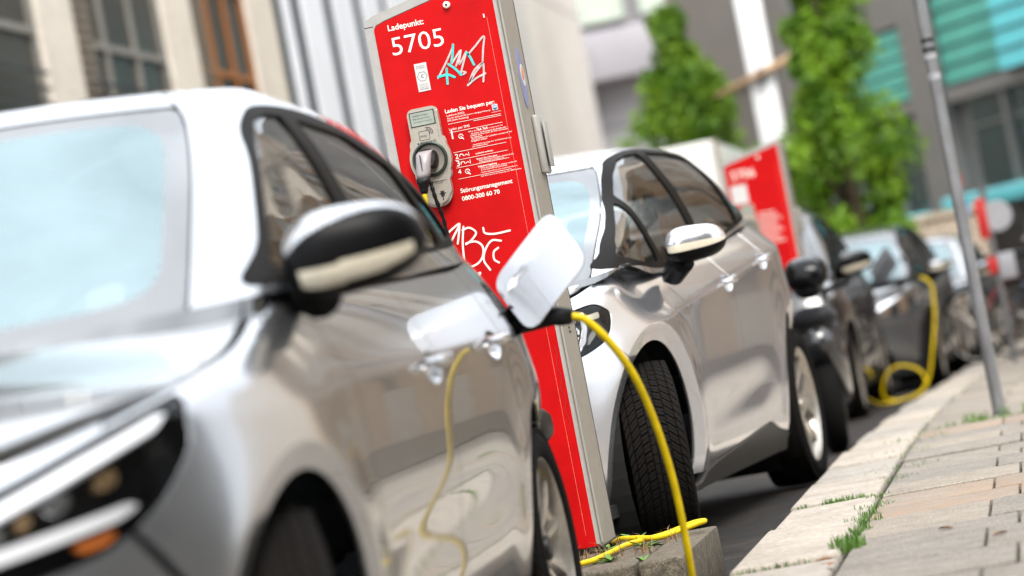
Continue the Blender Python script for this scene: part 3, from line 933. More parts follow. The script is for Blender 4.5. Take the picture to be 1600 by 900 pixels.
    for sg in (1, -1):
        fr = b.PB(p['dlo_frame'], .02)
        side = [(uw + .006, .012), (ub, .012), (ub, 1.0), (uw + .006, 1.0)]
        cs = patch('cabin_side', b.B, side, PM, car, holes=[[tuple(q) for q in fr]], g=.045, gv=.05, sgn=sg, thk=.0)
        gl = [b.PB(corner_round(q, .022), .015) for q in p['glass']]
        wf = patch('window_frame', b.B, [tuple(q) for q in np.array(shrink(fr, .002))], p['framemat'], car, holes=[[tuple(w) for w in q] for q in gl], g=.04, gv=.05, sgn=sg, thk=.010, off=.002)
        for q in gl: patch('side_window', b.B, [tuple(w) for w in q], M_SIDEG, car, g=.06, gv=.08, sgn=sg, thk=0, off=-.005)
    # roof
    Ur = np.linspace(-(b.BLf + b.BLs + b.BLr), b.BLf + b.BLs + b.BLr, 260)[:-1]
    rx, ry, rz = b.B(Ur, np.full(len(Ur), .999))
    patch('roof', b.C, list(zip(rx * .998, ry)), PM, car, g=.06, thk=0)
    vt2 = np.linspace(vt + .004, .999, 4)
    patch('roof_edge', b.B, [(-uw, vt + .004), (uw, vt + .004), (uw, 1.), (-uw, 1.)], PM, car, g=.06, gv=.02, thk=0)
    # rear screen, tailgate, rear bumper
    u0, u1 = ub + .004, b.BLf + b.BLs + b.BLr
    for sg in (1, -1):
        patch('rear_screen', b.B, [(u0, .1), (u1, .1), (u1, .9), (u0, .9)], M_SIDEG, car, g=.08, gv=.1, sgn=sg, thk=0)
        patch('tailgate_edge', b.B, [(u0, .9), (u1, .9), (u1, 1.), (u0, 1.)], PM, car, g=.08, gv=.05, sgn=sg, thk=0)
        patch('tailgate_edge', b.B, [(u0, -.1), (u1, -.1), (u1, .1), (u0, .1)], PM, car, g=.08, gv=.05, sgn=sg, thk=0)
    Ue_ = b.Lf + b.Ls + b.Lr
    uq = float(b.Ai(p['tailseam'] + gp, .7))
    for sg in (1, -1):
        zq_ = p['tailz']
        poly = [(uq, zq_), (Ue_, zq_), (Ue_, belt(float(b.yr(1.)))), (uq, belt(p['tailseam']))]
        tlh = [(u, z) for u, z in tl]
        patch('tailgate', b.A, poly, PM, car, holes=[[tuple(q) for q in shrink(tlh, -.004)]], g=.05, sgn=sg)
        am = math.degrees(math.asin(np.clip((zq_ - .004 - wr) / R, -1, 1))) if zq_ < wr + R else 60
        arcb_ = [(float(b.Ai(y, z)), z) for y, z in arcpts(wb, wr, R, am, -math.degrees(math.asin(np.clip((wr - zb) / R, -1, 1))), 20)]
        poly = arcb_ + [(Ue_, zb + .04), (Ue_, zq_ - .004)]
        patch('rear_bumper', b.A, poly, PM, car, g=.04, sgn=sg, lines=LN[3:6])
    # floor pan
    fp = [(-.72, -.6), (.72, -.6), (.76, .45), (.76, wb - .45), (.72, wb + .5), (-.72, wb + .5), (-.76, wb - .45), (-.76, .45)]
    prism('floor_pan', fp, zb + .005, zb + .05, M_WELL, car, 'xy')
    # wheels
    xw = p['track']
    for (y, st) in ((0, steer), (wb, 0)):
        for sg in (1, -1):
            wheel(car, sg * xw, y, p['tr'], p['tw'], p['rim'], p['rstyle'], sg, st, roll=.2 + y)
    for sg in (1, -1): loft_mirror(car, sg, p['mirror'], PM)
    if detail: interior(car, b, p)
    return car, b

def headlamp(car, b, p, poly, sg):
    """housing sunk behind the skin, light guides and a clear cover"""
    big = shrink(poly, -.002)
    hsg = patch('headlamp', b.A, big, M_GLOSSBLK, car, g=.03, off=-.055, thk=0, sgn=sg)
    P1 = np.stack(b.A(np.array(big)[:, 0], np.array(big)[:, 1]), 1); c = P1.mean(0)
    Vw, Fw = [], []
    for q, (u, z) in zip(P1, big):
        i_ = np.stack(b.A(np.array([u + 1e-3]), np.array([z])), 1)[0] - q; j_ = np.stack(b.A(np.array([u]), np.array([z + 1e-3])), 1)[0] - q
        nn = np.cross(i_, j_); nn /= np.linalg.norm(nn)
        for t in (.001, .056):
            w = q - nn * t; Vw.append((sg * w[0], w[1], w[2]))
    n_ = len(P1)
    for i in range(n_): j = (i + 1) % n_; Fw.append((2 * i, 2 * j, 2 * j + 1, 2 * i + 1))
    mk('lamp_wall', Vw, Fw, M_GLOSSBLK, hsg)
    for nm, pts, mt, off, thk in p['lamp_parts']:
        q = np.array([(w[1] if w[0] == 'u' else float(b.Ai(w[1], w[2])), w[2]) for w in pts])
        patch(nm, b.A, corner_round(q, .012), mt, hsg, g=.02, off=off, thk=thk, sgn=sg)
    if 'dots' in p:
        u0, z0, ru, rz = p['dots']
        patch('reflector_plate', b.A, ellipse(u0, z0, ru, rz, 28), M_CHROME, hsg, g=.02, off=-.03, thk=.01, sgn=sg)
        Vd, Fd = [], []
        for i in range(-6, 7):
            for j in range(-7, 8):
                uu, zz = u0 + (i + .5 * (j % 2)) * .019, z0 + j * .0155
                if ((uu - u0) / ru) ** 2 + ((zz - z0) / rz) ** 2 > .74: continue
                e = ellipse(uu, zz, .0052, .0052, 8)
                Q = np.stack(b.A(np.array(e)[:, 0], np.array(e)[:, 1]), 1)
                nn = np.cross(Q[2] - Q[0], Q[4] - Q[0]); nn /= np.linalg.norm(nn) + 1e-9
                k0 = len(Vd)
                for w in Q: w2 = w - nn * .0285; Vd.append((sg * w2[0], w2[1], w2[2]))
                f = tuple(range(k0, k0 + 8)); Fd.append(f if sg > 0 else f[::-1])
        mk('reflector_holes', Vd, Fd, M_GLOSSBLK, hsg)
    patch('lamp_cover', b.A, shrink(poly, .001), M_LENS, hsg, g=.03, off=-.002, thk=0, sgn=sg)
# ------------------------------------------------------------------ the cars
def ellipse3(u, z, a, b): return [('u', u + a * cos(t), z + b * sin(t)) for t in np.linspace(0, 2 * pi, 14, endpoint=False)]
M_BRONZE = mat('lamp_bronze', (.45, .30, .16), rough=.2, metal=.8, noise=.2, nscale=60)
def zoneA(t, a):      # small hatch: pale cap on top, black front and belly, light strip
    if a < -8 and a > -48 and .14 < t < .93 and a > -48 + 10 * t and a < -14 + 8 * t: return 'ind'
    return 'cap' if a > 4 + 66 * t ** .8 and a < 176 else 'low'
def zoneB(t, a):
    if -14 < a < 2 and t > .08: return 'ind'
    return 'cap' if 2 <= a <= 178 else 'low'
CAR_A = dict(
    W=[(.1, .77), (.2, .81), (.3, .845), (.45, .872), (.62, .882), (.78, .880), (.9, .872), (1.0, .862), (1.15, .83)],
    yf=[(.1, -.66), (.2, -.74), (.35, -.79), (.5, -.81), (.62, -.80), (.72, -.76), (.82, -.70), (1.0, -.6)],
    yr=[(.1, 3.02), (.25, 3.14), (.45, 3.21), (.65, 3.22), (.85, 3.19), (1.05, 3.12), (1.2, 3.05)],
    ztop=[(-.85, .69), (-.72, .735), (-.6, .775), (-.45, .825), (-.25, .868), (0, .915), (.22, .968), (.36, 1.0), (.6, 1.01), (1.2, 1.03), (2.0, 1.06), (2.7, 1.10), (3.2, 1.10)],
    ycf=.35, ycr=2.25, nf=2.9, nr=3.2,
    Wb=[(0, .803), (.25, .772), (.55, .725), (.82, .66), (.92, .625), (1, .565)],
    bf=[(0, .10), (.5, .50), (1, .98)], br=[(0, 3.1), (.5, 3.04), (1, 2.86)],
    zlo=[(-.2, .955), (.3, .985), (1.2, 1.0), (2.0, 1.03), (3.2, 1.08)],
    zhi=[(-.2, 1.415), (.85, 1.432), (1.1, 1.46), (1.4, 1.475), (1.8, 1.465), (2.3, 1.428), (2.8, 1.355), (3.1, 1.29)],
    lf=.30, lr=.9, bn=4.2, bnr=2.3, crown=.045, hood=.055, hrib=.0,
    arch=.372, archo=.415, wr=.31, wb=2.56, flare=.012, lipk=.35, zc0=.795, zc1=.031, crease=.34, scallop=.014, zs=.40,
    roll=.05, rollk=.9, zbot=.19, doors=(.50, 1.36, 2.22), seam=(-.335, .418), fseam2=(-.55, .70), fend0=-.47,
    headlight=[('y', -.315, .845), ('y', -.345, .808), ('y', -.355, .768), ('y', -.40, .728), ('y', -.46, .684), ('y', -.52, .651), ('y', -.565, .63), ('u', .68, .615), ('u', .56, .60), ('u', .30, .585), ('u', .26, .64), ('u', .44, .71), ('u', .587, .748), ('u', .738, .794), ('y', -.42, .822)],
    hlr=.05, grilles=[corner_round([(-.42, .27), (.42, .27), (.36, .48), (-.36, .48)], .05)],
    lamp_parts=[('light_guide', [('u', .30, .64), ('u', .44, .69), ('u', .581, .738), ('u', .718, .782), ('y', -.39, .825), ('y', -.36, .828), ('y', -.40, .800), ('u', .728, .758), ('u', .568, .708), ('u', .44, .662), ('u', .31, .62)], M_GUIDE, -.012, .02),
                ('light_guide', [('u', .34, .612), ('u', .574, .665), ('u', .675, .678), ('y', -.50, .695), ('y', -.485, .688), ('u', .79, .672), ('u', .686, .658), ('u', .56, .640), ('u', .35, .595)], M_GUIDE, -.014, .02),
                ('turn_lamp', [('u', .70, .650), ('u', .785, .664), ('u', .79, .652), ('u', .77, .640), ('u', .72, .634)], M_AMBER, -.028, .01),
                ('projector', ellipse3(.56, .69, .028, .016), M_CHROME, -.03, .03), ('projector', ellipse3(.68, .722, .026, .018), M_CHROME, -.03, .03), ('projector', ellipse3(.78, .742, .022, .016), M_BRONZE, -.03, .03), ('projector', ellipse3(.62, .705, .014, .014), M_BRONZE, -.03, .02)],
    handles=((1.27, .822), (2.08, .847)),
    sill=lambda y: .235 + .012 * math.exp(-((y - 2.1) / .3) ** 2), sillmat=M_TRIM,
    bonnet_y=.20, wsu=.672, wst=.945, frit=.05,
    dlo_frame=smooth_poly([(.27, 1.012), (.44, 1.10), (.62, 1.20), (.80, 1.29), (.98, 1.378), (1.14, 1.413), (1.5, 1.418), (1.85, 1.388), (2.15, 1.32), (2.38, 1.21), (2.42, 1.11), (2.0, 1.075), (1.2, 1.045), (.65, 1.03)], 5),
    glass=[[(.39, 1.045), (.66, 1.20), (.84, 1.29), (1.02, 1.372), (1.14, 1.39), (1.27, 1.392), (1.205, 1.06)], [(1.31, 1.065), (1.385, 1.39), (1.8, 1.368), (2.08, 1.30), (2.14, 1.092)], [(2.19, 1.10), (2.14, 1.275), (2.3, 1.20), (2.36, 1.12)]],
    framemat=M_FRAME, tailseam=2.98, tailz=.62, tlz=(.80, 1.02), track=.772, tr=.31, tw=.195, rim=.218, rstyle='twin', wid=.97, rsu=.4,
    mirror=dict(x0=.815, x1=1.075, y=.38, z=1.04, h=.094, d=.105, split=0, pw=3.0, rise=.012, sweep=.05, zone=zoneA, arm=(.80, .48, .985)),
    port=(2.52, .925))
CAR_B = dict(wipers=1,
    W=[(.1, .79), (.2, .825), (.32, .868), (.48, .89), (.68, .898), (.85, .898), (1.0, .898), (1.12, .895), (1.25, .88)],
    yf=[(.1, -.68), (.2, -.76), (.32, -.81), (.48, -.835), (.65, -.84), (.8, -.81), (.92, -.76), (1.1, -.68)],
    yr=[(.1, 3.2), (.25, 3.32), (.5, 3.41), (.75, 3.42), (.95, 3.38), (1.2, 3.28), (1.3, 3.2)],
    ztop=[(-.86, .80), (-.74, .85), (-.6, .905), (-.45, .95), (-.3, .985), (-.1, 1.03), (.06, 1.062), (.2, 1.055), (.5, 1.022), (.8, 1.018), (1.2, 1.042), (1.6, 1.08), (2.0, 1.125), (2.35, 1.175), (2.8, 1.21), (3.4, 1.22)],
    ycf=.40, ycr=2.45, nf=2.75, nr=3.2,
    Wb=[(0, .812), (.25, .785), (.55, .735), (.82, .665), (.92, .63), (1, .565)],
    bf=[(0, -.36), (.5, .22), (1, .88)], br=[(0, 3.32), (.5, 3.22), (1, 3.05)],
    zlo=[(-.4, .985), (.1, 1.03), (.5, .995), (.9, .995), (1.6, 1.05), (2.3, 1.14), (3.3, 1.2)],
    zhi=[(-.4, 1.42), (.6, 1.43), (.9, 1.475), (1.25, 1.518), (1.7, 1.545), (2.1, 1.545), (2.6, 1.515), (3.0, 1.46), (3.3, 1.41)],
    lf=.55, lr=.9, bn=4.2, bnr=2.3, crown=.035, hood=.05, hrib=.0,
    arch=.415, archo=.475, wr=.345, wb=2.77, flare=.014, lipk=.5, zc0=.811, zc1=.084, crease=.68, scallop=.012, zs=.40,
    roll=.085, rollk=.9, zbot=.185, doors=(.60, 1.52, 2.38), seam=(-.238, .685), fseam2=(-.42, .82), fend0=-.44,
    headlight=[('y', -.298, .882), ('y', -.335, .83), ('y', -.385, .79), ('y', -.50, .752), ('u', .64, .735), ('u', .42, .748), ('u', .38, .80), ('u', .62, .865), ('y', -.47, .908), ('y', -.365, .922)],
    hlr=.05, grilles=[corner_round([(-.60, .25), (.60, .25), (.54, .42), (-.54, .42)], .05)],
    lamp_parts=[('light_guide', [('y', -.425, .905), ('y', -.437, .905), ('y', -.447, .85), ('y', -.475, .80), ('y', -.53, .77), ('y', -.53, .762), ('y', -.465, .792), ('y', -.435, .845)], M_GUIDE, -.012, .012),
                ('turn_lamp', [('y', -.42, .868), ('y', -.345, .875), ('y', -.34, .897), ('y', -.415, .892)], M_PALE, -.02, .01),
                ('lamp_blade', [('u', .60, .85), ('y', -.46, .872), ('y', -.455, .895), ('u', .64, .872)], M_ALU, -.03, .01),
                ('lamp_blade', [('y', -.44, .785), ('y', -.385, .82), ('y', -.37, .85), ('y', -.42, .82)], M_ALU, -.03, .01)],
    dots=(.835, .812, .052, .05),
    handles=((1.43, .933), (2.28, 1.004)),
    sill=lambda y: float(np.interp(y, [.3, .42, .6, .8, 1.2, 1.6, 1.93, 2.15, 2.4, 2.6], [.2, .205, .245, .268, .292, .314, .33, .285, .25, .24])), sillmat=M_CLAD,
    bonnet_y=-.06, wsu=.62, wst=.945, frit=.05,
    dlo_frame=smooth_poly([(-.13, 1.038), (0, 1.10), (.13, 1.148), (.32, 1.20), (.50, 1.257), (.70, 1.335), (.90, 1.427), (1.1, 1.487), (1.5, 1.525), (2.0, 1.525), (2.45, 1.48), (2.75, 1.385), (2.87, 1.27), (2.6, 1.2), (2.1, 1.135), (1.5, 1.065), (1.0, 1.025), (.6, 1.018), (.3, 1.035)], 5),
    glass=[[(.03, 1.075), (.18, 1.137), (.40, 1.203), (.645, 1.292), (.665, 1.04), (.4, 1.047)], [(.725, 1.04), (.705, 1.315), (.91, 1.408), (1.1, 1.470), (1.28, 1.494), (1.47, 1.504), (1.45, 1.072), (1.0, 1.043)], [(1.56, 1.085), (1.575, 1.506), (2.0, 1.505), (2.37, 1.47), (2.36, 1.175), (2.0, 1.14)], [(2.42, 1.19), (2.42, 1.44), (2.66, 1.35), (2.74, 1.27)]],
    framemat=M_FRAME, tailseam=3.12, tailz=.62, tlz=(.86, 1.02), track=.792, tr=.345, tw=.215, rim=.245, rstyle='wide', wid=.985, rsu=.4,
    mirror=dict(x0=.875, x1=1.095, y=.48, z=1.075, h=.078, d=.105, split=0, pw=3.4, rise=.006, sweep=.06, zone=zoneB, arm=(.86, .56, .965)))

GC = 'cars parked nose to tail along the kerb'
DROP = lambda Y: -.0135 * max(0., Y - 13)
carA, bodyA = build_car(CAR_A, 'parked_hatchback', 'large blurred silver hatchback in the left foreground with its charge flap open', GC, (-2.122, 5.05, 0), radians(.4), M_SILVER, g=.03, steer=radians(17))
CBX, CBY = -2.2, 10.85
carB, bodyB = build_car(CAR_B, 'parked_hatchback', 'pale silver hatchback with black window frames parked behind the red charging pillar', GC, (CBX, CBY, 0), radians(-5.4), M_WHITE, g=.028, steer=radians(16))
# ------------------------------------------------------------------ charging pillars
M_RED = mat('red_enamel', (.46, .0022, .003), rough=.5, spec=.12, noise=.13, nscale=7, bump=.06, bscale=500)
M_CASE = mat('warm_grey_aluminium', (.30, .27, .225), rough=.45, metal=.2, noise=.12, nscale=25, bump=.05, bscale=400)
M_CASEL = mat('pale_grey_aluminium', (.36, .345, .32), rough=.45, metal=.1, noise=.08, nscale=20, bump=.04, bscale=400)
M_UNIT = mat('champagne_plastic', (.36, .32, .265), rough=.4, metal=.2, noise=.06, nscale=60)
M_LCD = mat('lcd_grey', (.28, .31, .26), rough=.25, noise=.1, nscale=30)
M_INK = mat('black_print', (.015, .014, .014), rough=.5, noise=.1, nscale=50)
M_WPRINT = mat('white_print', (.88, .83, .74), rough=.45, noise=.06, nscale=90)
M_LABEL = mat('paper_label', (.55, .54, .52), rough=.5, noise=.06, nscale=60)
M_BLUEL = mat('blue_print', (.05, .22, .55), rough=.4, noise=.1, nscale=60)
M_TEALP = mat('teal_marker', (.05, .52, .48), rough=.5, noise=.25, nscale=70)
M_GREYM = mat('grey_marker', (.52, .42, .40), rough=.5, noise=.25, nscale=70)
M_WHITEM = mat('white_marker', (.85, .74, .66), rough=.5, noise=.12, nscale=70)
M_YEL = mat('yellow_cable', (.62, .44, .002), rough=.5, spec=.25, noise=.2, nscale=14, bump=.05, bscale=300)
M_BLKP = mat('black_plastic', (.005, .005, .0055), rough=.5, spec=.25, noise=.2, nscale=60)
M_PLUG = mat('plug_grey', (.26, .235, .235), rough=.4, noise=.08, nscale=40)
M_VIOLET = mat('violet_sticker', (.20, .21, .36), rough=.5, noise=.25, nscale=40)
M_ORANGE = mat('orange_print', (.6, .2, .08), rough=.5, noise=.2, nscale=60)

def text_obj(name, body, x, z, width, material, parent, y, bold=0., maxh=None):
    cu = bpy.data.curves.new(name, 'FONT'); cu.body = body; cu.size = 1; cu.offset = bold; cu.resolution_u = 3
    t = bpy.data.objects.new('tmp_text', cu); COL.objects.link(t)
    dg = bpy.context.evaluated_depsgraph_get()
    me = bpy.data.meshes.new_from_object(t.evaluated_get(dg))
    bpy.data.objects.remove(t); bpy.data.curves.remove(cu)
    co = np.array([v.co[:] for v in me.vertices])
    x0, x1 = co[:, 0].min(), co[:, 0].max(); s_ = width / (x1 - x0)
    sy = s_ if not maxh else maxh / max(.3, co[:, 1].max() - max(0, co[:, 1].min()))
    for v in me.vertices: v.co = (x + (v.co.x - x0) * s_, y, z + v.co.y * sy)
    me.name = name; me.materials.clear(); me.materials.append(material)
    o = bpy.data.objects.new(name, me); link(o, parent)
    return o
def ribbon_xz(pts, w, y, k=7):
    """flat marker stroke on a vertical face, with rounded ends"""
    P = catmull(pts, k); T = np.gradient(P, axis=0); T /= np.linalg.norm(T, axis=1)[:, None] + 1e-9
    Nn = np.stack([-T[:, 1], T[:, 0]], 1) * w / 2
    L_ = list(P + Nn); R_ = list((P - Nn)[::-1])
    e1 = [P[-1] + w / 2 * (T[-1] * sin(a) + np.array([-T[-1][1], T[-1][0]]) * cos(a)) for a in (.8, 1.57, 2.34)]
    e0 = [P[0] - w / 2 * (T[0] * sin(a) + np.array([-T[0][1], T[0][0]]) * cos(a)) for a in (.8, 1.57, 2.34)]
    n = len(P); V = [(p[0], y, p[1]) for p in L_] + [(p[0], y, p[1]) for p in (P - Nn)]
    Fc = [(i, i + 1, n + i + 1, n + i) for i in range(n - 1)]
    k0 = len(V); V += [(p[0], y, p[1]) for p in e1]; Fc.append((n - 1, k0, k0 + 1, k0 + 2, 2 * n - 1))
    k0 = len(V); V += [(p[0], y, p[1]) for p in e0]; Fc.append((n, k0, k0 + 1, k0 + 2, 0))
    return V, Fc

def pillar(name, label, loc, rz, full=True):
    """charging pillar; local x from 0 (left) to .434 (right), y backwards, z up from its foot; slanted top"""
    W_, D_ = .434, .33
    root = empty(name, loc, rz); tag(root, label, 'charging station', 'red charging pillars along the parking bay')
    zl, sl = 1.775, .22
    def top(x, o=0.): return zl + sl * x + o
    r = .035
    # casing: pale front frame and side walls
    prof = [(0, 0), (W_, 0), (W_, top(W_) - .012), (W_ - .02, top(W_ - .02))] + [(r * (1 - sin(a)), top(0) - r + sl * r * .5 + r * cos(a) * 1.0) for a in np.linspace(.15, pi / 2, 6)]
    prism('casing', prof, .012, D_, M_CASE, root, 'xz', bev=.004)
    fr = [(0, .015), (W_ - .004, .015), (W_ - .004, top(W_) - .014), (W_ - .02, top(W_ - .02) - .002)] + [(r * (1 - sin(a)), top(0) - r + sl * r * .5 + r * cos(a) * 1.0) for a in np.linspace(.15, pi / 2, 6)]
    prism('front_frame', fr, 0, .0115, M_CASEL, root, 'xz', bev=.003)
    box('frame_joint', (-.0006, -.0006, 1.744), (.0285, .012, 1.7465), M_INK, root)
    # red front panel with a rounded right edge
    x0, x1, R_ = .028, .428, .036
    zt_ = lambda x: top(x) - .036
    outl = []
    V, Fc = [], []
    sec = [(x0, .002), (x0 + .002, -.004)] + [(x, -.006) for x in np.linspace(x0 + .01, x1 - R_, 14)] + [(x1 - R_ + R_ * sin(a), -.006 + R_ * .5 * (1 - cos(a))) for a in np.linspace(.15, pi / 2, 7)]
    n = len(sec)
    for (x, y) in sec:
        q = max(0, (x0 + .022 - x) / .022); drop = .022 * (1 - sqrt(max(0, 1 - min(1, q) ** 2)))
        V.append((x, y, .012)); V.append((x, y, zt_(x) - drop))
    for i in range(n - 1): Fc.append((2 * i, 2 * i + 2, 2 * i + 3, 2 * i + 1))
    rp = mk('front_panel', V, Fc, M_RED, root); rp.data.shade_smooth(); rp.data.set_sharp_from_angle(angle=radians(40))
    vv, ff = [], []
    for (x, y) in sec:
        q = max(0, (x0 + .022 - x) / .022); drop = .022 * (1 - sqrt(max(0, 1 - min(1, q) ** 2)))
        vv += [(x, y + .002, zt_(x) - drop), (x, y + .002, zt_(x) - drop + .003), ]
    for i in range(n - 1): ff.append((2 * i, 2 * i + 2, 2 * i + 3, 2 * i + 1))
    mk('panel_gap', vv, ff, M_INK, root)
    box('fold_highlight', (.391, -.0068, .05), (.3925, -.0055, 1.70), mat('red_highlight', (.75, .12, .08), rough=.4, noise=.4, nscale=30), root)  # lighter red strip: painted highlight where the panel starts to round off
    # side wall ledges
    box('side_ledge', (W_, .012, .02), (W_ + .004, .03, top(W_) - .03), M_CASEL, root)
    box('side_rib', (W_, .045, .02), (W_ + .003, .052, top(W_) - .05), M_CASE, root)
    box('rear_seam', (W_ - .001, D_ - .012, .02), (W_ + .0015, D_ - .008, top(W_) - .03), M_INK, root)
    # locking latch on the right rear edge
    lb = box('side_latch', (W_ + .0, D_ - .10, 1.20), (W_ + .018, D_ + .02, 1.39), M_CASEL, root, bev=.008)
    box('latch_cover', (.012, .0, .0), (.018, .07, .15), M_CASEL, lb, bev=.006).location = (W_ + .012, D_ - .05, 1.22)
    YF = -.0066
    scr = lathe('panel_screw', [(-.011, .0005), (-.011, .0095), (-.009, .011), (0, .0115)], M_WPRINT, root, 20, 'y', loc=(.274, -.006, 1.764))
    lathe('screw_socket', [(-.0118, .0005), (-.0118, .0042)], M_INK, scr, 12, 'y')
    def X(wx): return wx + 1.888
    def Z(wz): return wz - .155
    if not full:
        text_obj('pillar_number', '5706', .07, 1.645, .165, M_WPRINT, root, YF)
    else:
        text_obj('lettering', 'Ladepunkt:', X(-1.813), Z(1.876), .116, M_WPRINT, root, YF, .012)
        text_obj('pillar_number', '5705', X(-1.812), Z(1.797), .168, M_WPRINT, root, YF, -.004, maxh=.056)
    # socket unit
    ax = X(-1.752)
    out = []
    hw = .049
    out += rrect(ax - hw, Z(1.30), ax + hw, Z(1.617), .02, 5, (.046, .046, .018, .018))
    bl = [(ax + .066 * cos(a), Z(1.452) + .066 * sin(a)) for a in np.linspace(0, 2 * pi, 40, endpoint=False)]
    # union outline: walk the stadium, replacing the flank near the bulge
    def flank(s_):
        pts = []
        for zz in np.linspace(Z(1.372), Z(1.532), 17):
            d = abs(zz - Z(1.452)); b_ = .067 * sqrt(max(0, 1 - (d / .0801) ** 2)); w_ = max(hw, b_ * .985 + .0)
            pts.append((ax + s_ * w_, zz))
        return pts
    rr_ = rrect(ax - hw, Z(1.30), ax + hw, Z(1.617), .02, 6, (.046, .046, .018, .018))
    bot = [p_ for p_ in rr_[:7]] + [p_ for p_ in rr_[7:14]]
    outline = rr_[:14] + flank(1) + rr_[14:] + flank(-1)[::-1]
    un = prism('socket_unit', outline, -.034, -.004, M_UNIT, root, 'xz', bev=.006)
    inn = shrink(outline, .009)
    prism('unit_face', inn, -.0365, -.034, M_UNIT, un, 'xz')
    lcd = prism('display', rrect(ax - .038, Z(1.562), ax + .036, Z(1.603), .003, 3), -.0385, -.0364, M_LCD, un, 'xz')
    box('display_bezel', (ax - .041, -.0372, Z(1.559)), (ax + .039, -.0366, Z(1.606)), M_INK, un)
    if full:
        for k, tx in enumerate(('Ladekabel verriegelt', 'Bitte beachten Sie die', 'Ladevorgang mit Steuerung')):
            text_obj('display_text', tx, ax - .031, Z(1.592 - .010 * k), .05 + .004 * k, M_INK, un, -.0388)
        text_obj('lettering', 'MENNEKES', ax - .022, Z(1.503), .052, M_INK, un, -.0369, .01)
        prism('maker_mark', rrect(ax - .031, Z(1.503), ax - .026, Z(1.509), .001, 2), -.0371, -.0366, M_INK, un, 'xz')
        text_obj('lettering', 'RFID', ax - .017, Z(1.523), .021, M_INK, un, -.0369)
        # card symbol with radio arcs
        card = rrect(ax - .021, Z(1.515), ax + .012, Z(1.543), .004, 3)
        V, Fc = merge([ribbon_xz([card[i], card[(i + 1) % len(card)]], .0016, -.0369, 1) for i in range(len(card))] +
                      [ribbon_xz([(ax + .006 + q * cos(a), Z(1.535) + q * sin(a)) for a in np.linspace(-.3, 1.7, 6)], .0022, -.0371, 3) for q in (.008, .013, .018)])
        mk('card_symbol', V, Fc, M_INK, un)
        text_obj('lettering', 'CYCLES', ax - .004, Z(1.372), .03, M_INK, un, -.0369)
        for q in (((ax + .012, Z(1.33)), (ax + .024, Z(1.348))), ((ax + .008, Z(1.338)), (ax + .03, Z(1.341))), ((ax + .016, Z(1.318)), (ax + .019, Z(1.33)))):
            box('plug_symbol', (q[0][0], -.0371, q[0][1]), (q[1][0], -.0366, q[1][1]), M_INK, un)
        box('flap_gap', (ax - .038, -.0372, Z(1.379)), (ax + .038, -.0364, Z(1.3805)), M_INK, un)
    cz_ = Z(1.452)
    lathe('socket_ring', [(-.034, .056), (-.045, .056), (-.047, .052), (-.044, .047), (-.036, .046)], mat('dark_green_ring', (.02, .035, .025), rough=.3, noise=.2, nscale=40), un, 40, 'y', loc=(ax, 0, cz_))
    lathe('socket_bowl', [(-.040, .046), (-.037, .044), (-.0368, .001)], M_UNIT, un, 36, 'y', loc=(ax, 0, cz_))
    if not full:
        box('notice_block', (.05, -.0085, Z(1.63)), (.16, -.006, Z(1.76)), M_LABEL, root)
        for k in range(9): box('notice_line', (.20, -.0075, Z(1.33 + .026 * k)), (.36 - .02 * (k % 3), -.006, Z(1.336 + .026 * k)), M_WPRINT, root)
        return root
    # ---- printed panel
    def T(b_, x, z, w, bold=0.): text_obj('lettering', b_, X(x), Z(z), w, M_WPRINT, root, YF, bold)
    def rule(z, x0=-1.681, x1=-1.510): box('printed_rule', (X(x0), -.0072, Z(z)), (X(x1), -.0062, Z(z + .0011)), M_WPRINT, root)
    T('Laden Sie bequem per:', -1.683, 1.586, .160, .016)
    T('Ladekarte (RFID)', -1.681, 1.5745, .058)
    T('App (via Android/iOS) (www e-charging Hamburg)', -1.681, 1.5665, .140)
    T('SMS (siehe Anleitung)', -1.681, 1.5585, .068)
    rule(1.550); rule(1.523); rule(1.459); rule(1.434); rule(1.410); rule(1.3745); rule(1.545, -1.60, -1.51)
    T('Laden per SMS', -1.681, 1.530, .066)
    T('1', -1.677, 1.503, .0045, .01); T('2', -1.678, 1.439, .010, .01); T('3', -1.678, 1.415, .010, .01); T('4', -1.678, 1.390, .010, .01)
    T('SMS an die', -1.622, 1.513, .024); T('764 764', -1.596, 1.512, .036, .008); T('mit Ladepunkt-Nr. 5705', -1.557, 1.513, .046)
    for k, (tx, w) in enumerate((('- Sie haben die Bestätigung der Eingabe oder', .118), ('erhalten die Information per SMS und können', .12), ('der Ladesäule', .036), ('- Bei Problemen die Ladestation erneut auf Ihre', .132), ('Eingaben achten', .05), ('', 0), ('- Die Abrechnung erfolgt über die Mobilfunkrechnung', .126), ('des Netzbetreibers', .05))):
        if w: T(tx, -1.618, 1.505 - .0058 * k, w)
    T('Ladekabel verbinden', -1.612, 1.441, .056, .012)
    T('Beenden des Ladevorgangs', -1.612, 1.424, .066, .012); T('- Bitte Fahrzeug entriegeln, danach ist die', -1.609, 1.418, .115); T('Ladung beendet und Stecker frei', -1.606, 1.4125, .08)
    T('Kabelverriegelung', -1.612, 1.399, .06, .012); T('- Wird eine Eingabe nicht erkannt werden Sie', -1.609, 1.393, .12); T('an der Ladesäule benachrichtigt', -1.606, 1.3875, .085)
    T('- Weitere Informationen www.stromnetz-hamburg.de', -1.609, 1.380, .12); T('Bitte Informationen zur Steuerung unter 0800 beachten', -1.609, 1.3685, .13)
    T('Störungsmanagement', -1.682, 1.331, .168, .014); T('0800-300 60 70', -1.682, 1.306, .122, .014)
